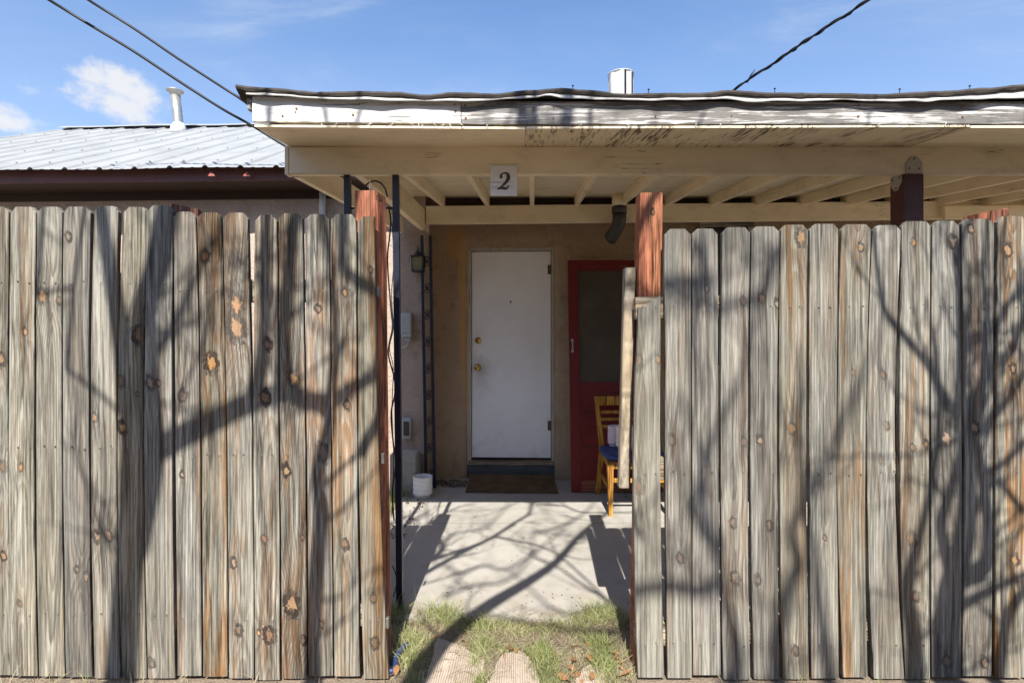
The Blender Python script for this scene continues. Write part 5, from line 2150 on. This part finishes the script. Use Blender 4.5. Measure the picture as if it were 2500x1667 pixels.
lo = mesh_obj('leaf_litter', mbv, mbf, plain_mat('dark_leaf_litter', (.10, .065, .04), .9, .5, 30.0), None)
lo['kind'] = 'stuff'
lo['label'] = 'dark dry leaf litter along the wall foot and on the patio'
lo['category'] = 'leaf litter'


# ------------------------------------------------------------------ unseen house added behind the viewer: blocks low sky light from the fence
sky_blocker = thing('house', 'unseen tan stucco house added behind the viewer to block sky light from the fence', 'house', (0, -8.4, 0))
box('wall', -10.0, 10.5, -14.400, -5.600, -.1, 4.1, M['stucco_pale'], sky_blocker, 0)
box('parapet', -10.15, 10.65, -14.550, -5.450, 4.1, 4.45, M['stucco'], sky_blocker, .03)
for wx in (-6.5, -2.4, 3.6, 7.4):
    w_ = box('window', wx - .75, wx + .75, -5.595, -5.520, 1.0, 2.3, M['trim'], sky_blocker, .01)
    box('pane', wx - .66, wx + .66, -5.518, -5.510, 1.09, 2.21, M['pane'], w_, 0)
d_ = box('door', .4, 1.35, -5.595, -5.530, .0, 2.1, M['maroon'], sky_blocker, .01)

# ------------------------------------------------------------------ bare trees behind the viewer: their boughs shade the fence and the patio
def back(px, py, plane, Yt):
    """Point of a bough whose shadow falls on the fence ('F') or the patio ('G') at this place."""
    if plane == 'F':
        p = at(px, py, YF)
    elif plane == 'E':
        p = at(px, py, YE)
    else:
        x, y = gp(px, py)
        p = Vector((x, y, 0))
    t = p.y - Yt
    return p + SUN * t


def tree(name, label, base, limbs, seed, twig_n, spread):
    root = thing(name, label, 'tree', base)
    rnd = random.Random(seed)
    crown = MB()
    segs = []
    lows = []
    done = []
    for (plane_, pts, r0, r1, Yt, dY) in limbs:
        plane = plane_[0]
        P = []
        n = len(pts)
        for i, (px, py) in enumerate(pts):
            P.append(back(px, py, plane, Yt + dY * i / (n - 1)))
        P = [Vector(v) for v in crom([tuple(v) for v in P], 5)]
        rr = [r0 + (r1 - r0) * i / (len(P) - 1) for i in range(len(P))]
        crown.tube(P, rr, 8)
        if done and 'T' not in plane_:
            # fork off the nearest older bough
            q, qr = min(done, key=lambda c: (c[0] - P[0]).length + (0.6 if c[0].z > P[0].z + .1 else 0))
            mid = q.lerp(P[0], .5) + Vector((0, -.04, .05))
            if (q - P[0]).length > .02:
                crown.tube([q, mid, P[0]], [min(r0, .008)] * 3, 7)
        else:
            lows.append((P[0], r0))
        done += [(p_, r_) for p_, r_ in zip(P, rr)]
        # the bough goes on, thinner, beyond what the shadow shows
        d = (P[-1] - P[-3]).normalized()
        ext = [P[-1]]
        e = P[-1].copy()
        for k in range(5):
            d = (d + Vector((rnd.uniform(-.25, .25), rnd.uniform(-.25, .25), rnd.uniform(-.05, .25)))).normalized()
            e = e + d * .14
            ext.append(e.copy())
        crown.tube(ext, [r1 * (1 - k / 5 * .7) for k in range(6)], 6)
        for i in range(2, len(P) - 1):
            segs.append((P[i], (P[i + 1] - P[i - 1]).normalized(), rr[i]))
        for k in range(1, 5):
            segs.append((ext[k], (ext[k] - ext[k - 1]).normalized(), r1 * .6))
    # trunk and the forks that carry the boughs
    b = Vector(base)
    hub = Vector((sum(p.x for p, _ in lows) / len(lows), sum(p.y for p, _ in lows) / len(lows), 0))
    fork = Vector((b.x + (hub.x - b.x) * .25, b.y + (hub.y - b.y) * .15, 1.9))
    tr = MB()
    tr.tube([b + Vector((0, 0, -.2)), b + Vector((.02, 0, .3)), b.lerp(fork, .6) + Vector((-.05, .03, 0)), fork], [.20, .16, .135, .12], 14)
    tr.build('trunk', M['bark'], root)
    for p, r in lows:
        mid = fork.lerp(p, .5) + Vector((rnd.uniform(-.1, .1), rnd.uniform(-.15, .05), rnd.uniform(-.1, .15)))
        crown.tube([Vector(v) for v in crom([tuple(fork + Vector((0, 0, -.12))), tuple(fork.lerp(mid, .5)), tuple(mid), tuple(p)], 4)],
                   [max(r * 1.25, .03) + (.05 - .05 * k / 12) for k in range(13)], 8)

    def twig(p, d, L, r, depth):
        n = 5
        pts = [p]
        for k in range(n):
            d = (d + Vector((rnd.uniform(-.28, .28), rnd.uniform(-.28, .28), rnd.uniform(-.12, .26)))).normalized()
            pts.append(pts[-1] + d * L / n)
        crown.tube(pts, [r * (1 - .75 * k / n) for k in range(n + 1)], 5)
        if depth > 0:
            for q in range(rnd.choice((2, 3, 3))):
                k = rnd.randint(1, n)
                dd = (d + Vector((rnd.uniform(-1, 1), rnd.uniform(-1, 1), rnd.uniform(-.6, .8)))).normalized()
                twig(pts[k], dd, L * rnd.uniform(.45, .7), r * .55, depth - 1)
    for k in range(twig_n):
        p, d, r = rnd.choice(segs)
        dd = (d * .5 + Vector((rnd.uniform(-1, 1), rnd.uniform(-1, .6), rnd.uniform(-.5, .9))) * spread).normalized()
        twig(p, dd, rnd.uniform(.25, .7), min(.008, max(.0035, r * .35)), 2)
    crown.build('crown', M['bark'], root)
    return root


tree('bare_tree', 'leafless tree whose shadow falls on the left fence and the patio', (-1.75, -1.6, 0), [
    ('F', [(292, 1690), (305, 1500), (318, 1300), (322, 1130), (312, 960), (292, 800), (268, 650), (245, 500)], .068, .026, -.75, .2),
    ('F', [(330, 1330), (358, 1180), (366, 1060), (356, 900), (352, 760), (385, 640), (412, 500)], .060, .050, -.72, -.2),
    ('F', [(360, 1110), (500, 1037), (610, 985), (700, 962), (800, 985), (856, 948), (925, 912)], .040, .018, -.72, .3),
    ('FT', [(764, 1690), (764, 1526), (776, 1373), (785, 1258), (778, 1160), (800, 1060), (806, 985)], .038, .022, -.5, .2),
    ('F', [(700, 962), (690, 800), (705, 680), (716, 560), (738, 490)], .034, .022, -.5, -.4),
    ('F', [(612, 985), (640, 890), (652, 760), (648, 640), (655, 510)], .036, .020, -.6, -.5),
    ('F', [(925, 912), (945, 800), (925, 720), (870, 684), (838, 640), (836, 510)], .022, .018, -.45, -.1),
    ('F', [(163, 900), (178, 730), (191, 627), (209, 508), (216, 440)], .010, .008, -.4, .1),
    ('F', [(90, 720), (98, 600), (106, 508), (110, 450)], .010, .008, -.4, .1),
    ('F', [(356, 900), (420, 800), (470, 690), (520, 600)], .020, .012, -1.2, -.6),
    ('GT', [(930, 1800), (1060, 1590), (1138, 1520), (1206, 1469), (1291, 1418), (1359, 1370), (1410, 1312), (1458, 1268)], .058, .018, -.45, .25),
    ('G', [(1000, 1420), (1070, 1380), (1138, 1343), (1206, 1309), (1257, 1275), (1291, 1254), (1296, 1232)], .022, .013, -.2, .1),
    ('G', [(1206, 1309), (1260, 1320), (1310, 1330), (1345, 1345)], .012, .007, -.3, .1),
    ('G', [(1510, 1490), (1460, 1450), (1420, 1425), (1385, 1400)], .013, .009, -.9, .1),
    ('G', [(1130, 1400), (1180, 1380), (1240, 1390), (1300, 1350)], .014, .009, -2.4, .2),
    ('G', [(1080, 1460), (1150, 1430), (1230, 1420), (1280, 1380)], .014, .009, -2.8, .2),
    ('G', [(1060, 1330), (1120, 1300), (1180, 1290), (1220, 1255)], .014, .009, -2.6, .2),
    ('G', [(1340, 1480), (1390, 1500), (1440, 1490)], .013, .009, -2.4, .2),
    ('G', [(1300, 1300), (1350, 1290), (1400, 1270), (1440, 1240)], .013, .009, -2.0, .2),
    ('G', [(1380, 1235), (1420, 1250), (1480, 1250)], .012, .008, -.3, .1),
    ('E', [(655, 310), (658, 270), (660, 230)], .014, .012, -.6, .1),
    ('E', [(800, 310), (792, 270), (784, 230)], .010, .009, -.4, .1),
    ('E', [(870, 310), (880, 265), (890, 225)], .010, .009, -.4, .1),
    ('E', [(1270, 310), (1275, 270), (1268, 225)], .026, .022, -.6, .1),
    ('E', [(1285, 310), (1300, 270), (1310, 225)], .012, .010, -.6, .1),
    ('E', [(1380, 310), (1388, 270), (1384, 225)], .030, .022, -.8, .1),
    ('E', [(1440, 310), (1442, 270), (1446, 225)], .010, .009, -.4, .1),
], 21, 95, 1.0)
tree('bare_tree', 'leafless tree whose crisp shadow falls on the right end of the right fence', (2.3, -1.2, 0), [
    ('F', [(2320, 1700), (2312, 1560), (2322, 1440), (2350, 1330), (2362, 1200), (2352, 1080), (2347, 960), (2345, 800), (2340, 633)], .066, .013, -.35, .2),
    ('F', [(2362, 1040), (2336, 1016), (2298, 970), (2271, 901), (2210, 824), (2164, 767), (2148, 710), (2131, 556)], .020, .011, -.25, .15),
    ('F', [(2352, 1080), (2366, 1016), (2412, 912), (2462, 863), (2500, 779), (2560, 690)], .028, .013, -.25, .1),
    ('F', [(2350, 850), (2382, 820), (2428, 801), (2458, 744), (2500, 710), (2540, 650)], .017, .011, -.2, .1),
    ('F', [(2325, 1420), (2297, 1290), (2318, 1201), (2344, 1105), (2350, 1010)], .028, .016, -.35, .0),
    ('F', [(2330, 1420), (2405, 1380), (2413, 1297), (2405, 1200), (2383, 1067), (2400, 960)], .034, .017, -.35, .2),
    ('F', [(2330, 1490), (2380, 1460), (2440, 1430), (2520, 1395)], .020, .013, -.3, .1),
    ('F', [(2340, 1340), (2420, 1180), (2480, 1230), (2540, 1300)], .018, .011, -.3, .1),
    ('F', [(2383, 1067), (2440, 1000), (2490, 930), (2520, 860)], .018, .011, -.2, .1),
    ('F', [(2400, 1160), (2450, 1130), (2500, 1080), (2540, 1050)], .016, .011, -.2, .1),
    ('FT', [(2235, 1700), (2232, 1560), (2215, 1440), (2240, 1330)], .046, .020, -.8, .2),
    ('FT', [(2430, 1700), (2440, 1600), (2460, 1500), (2500, 1440)], .034, .018, -.5, .2),
], 22, 60, .9)
tree('bare_tree', 'tall leafless tree farther back whose blurred shadow mottles the right fence', (0.9, -3.9, 0), [
    ('FT', [(1905, 1720), (1900, 1560), (1930, 1420), (1950, 1380), (1930, 1300), (1960, 1240)], .040, .020, -3.3, .2),
    ('F', [(2030, 1690), (2010, 1560), (2000, 1470)], .036, .022, -3.3, .2),
    ('F', [(1780, 1690), (1800, 1620), (1790, 1540)], .044, .024, -3.3, .2),
    ('F', [(1760, 1420), (1700, 1440), (1640, 1430), (1560, 1440)], .032, .022, -3.2, .2),
    ('F', [(1760, 1330), (1720, 1300), (1700, 1220), (1720, 1150)], .030, .018, -3.2, .2),
    ('F', [(1740, 690), (1690, 685), (1640, 690), (1590, 690)], .026, .018, -3.0, .1),
    ('F', [(1900, 610), (1880, 660), (1860, 720), (1800, 745)], .024, .016, -3.0, .1),
    ('F', [(1700, 600), (1720, 640), (1716, 700)], .024, .016, -3.0, .1),
], 23, 28, .9)
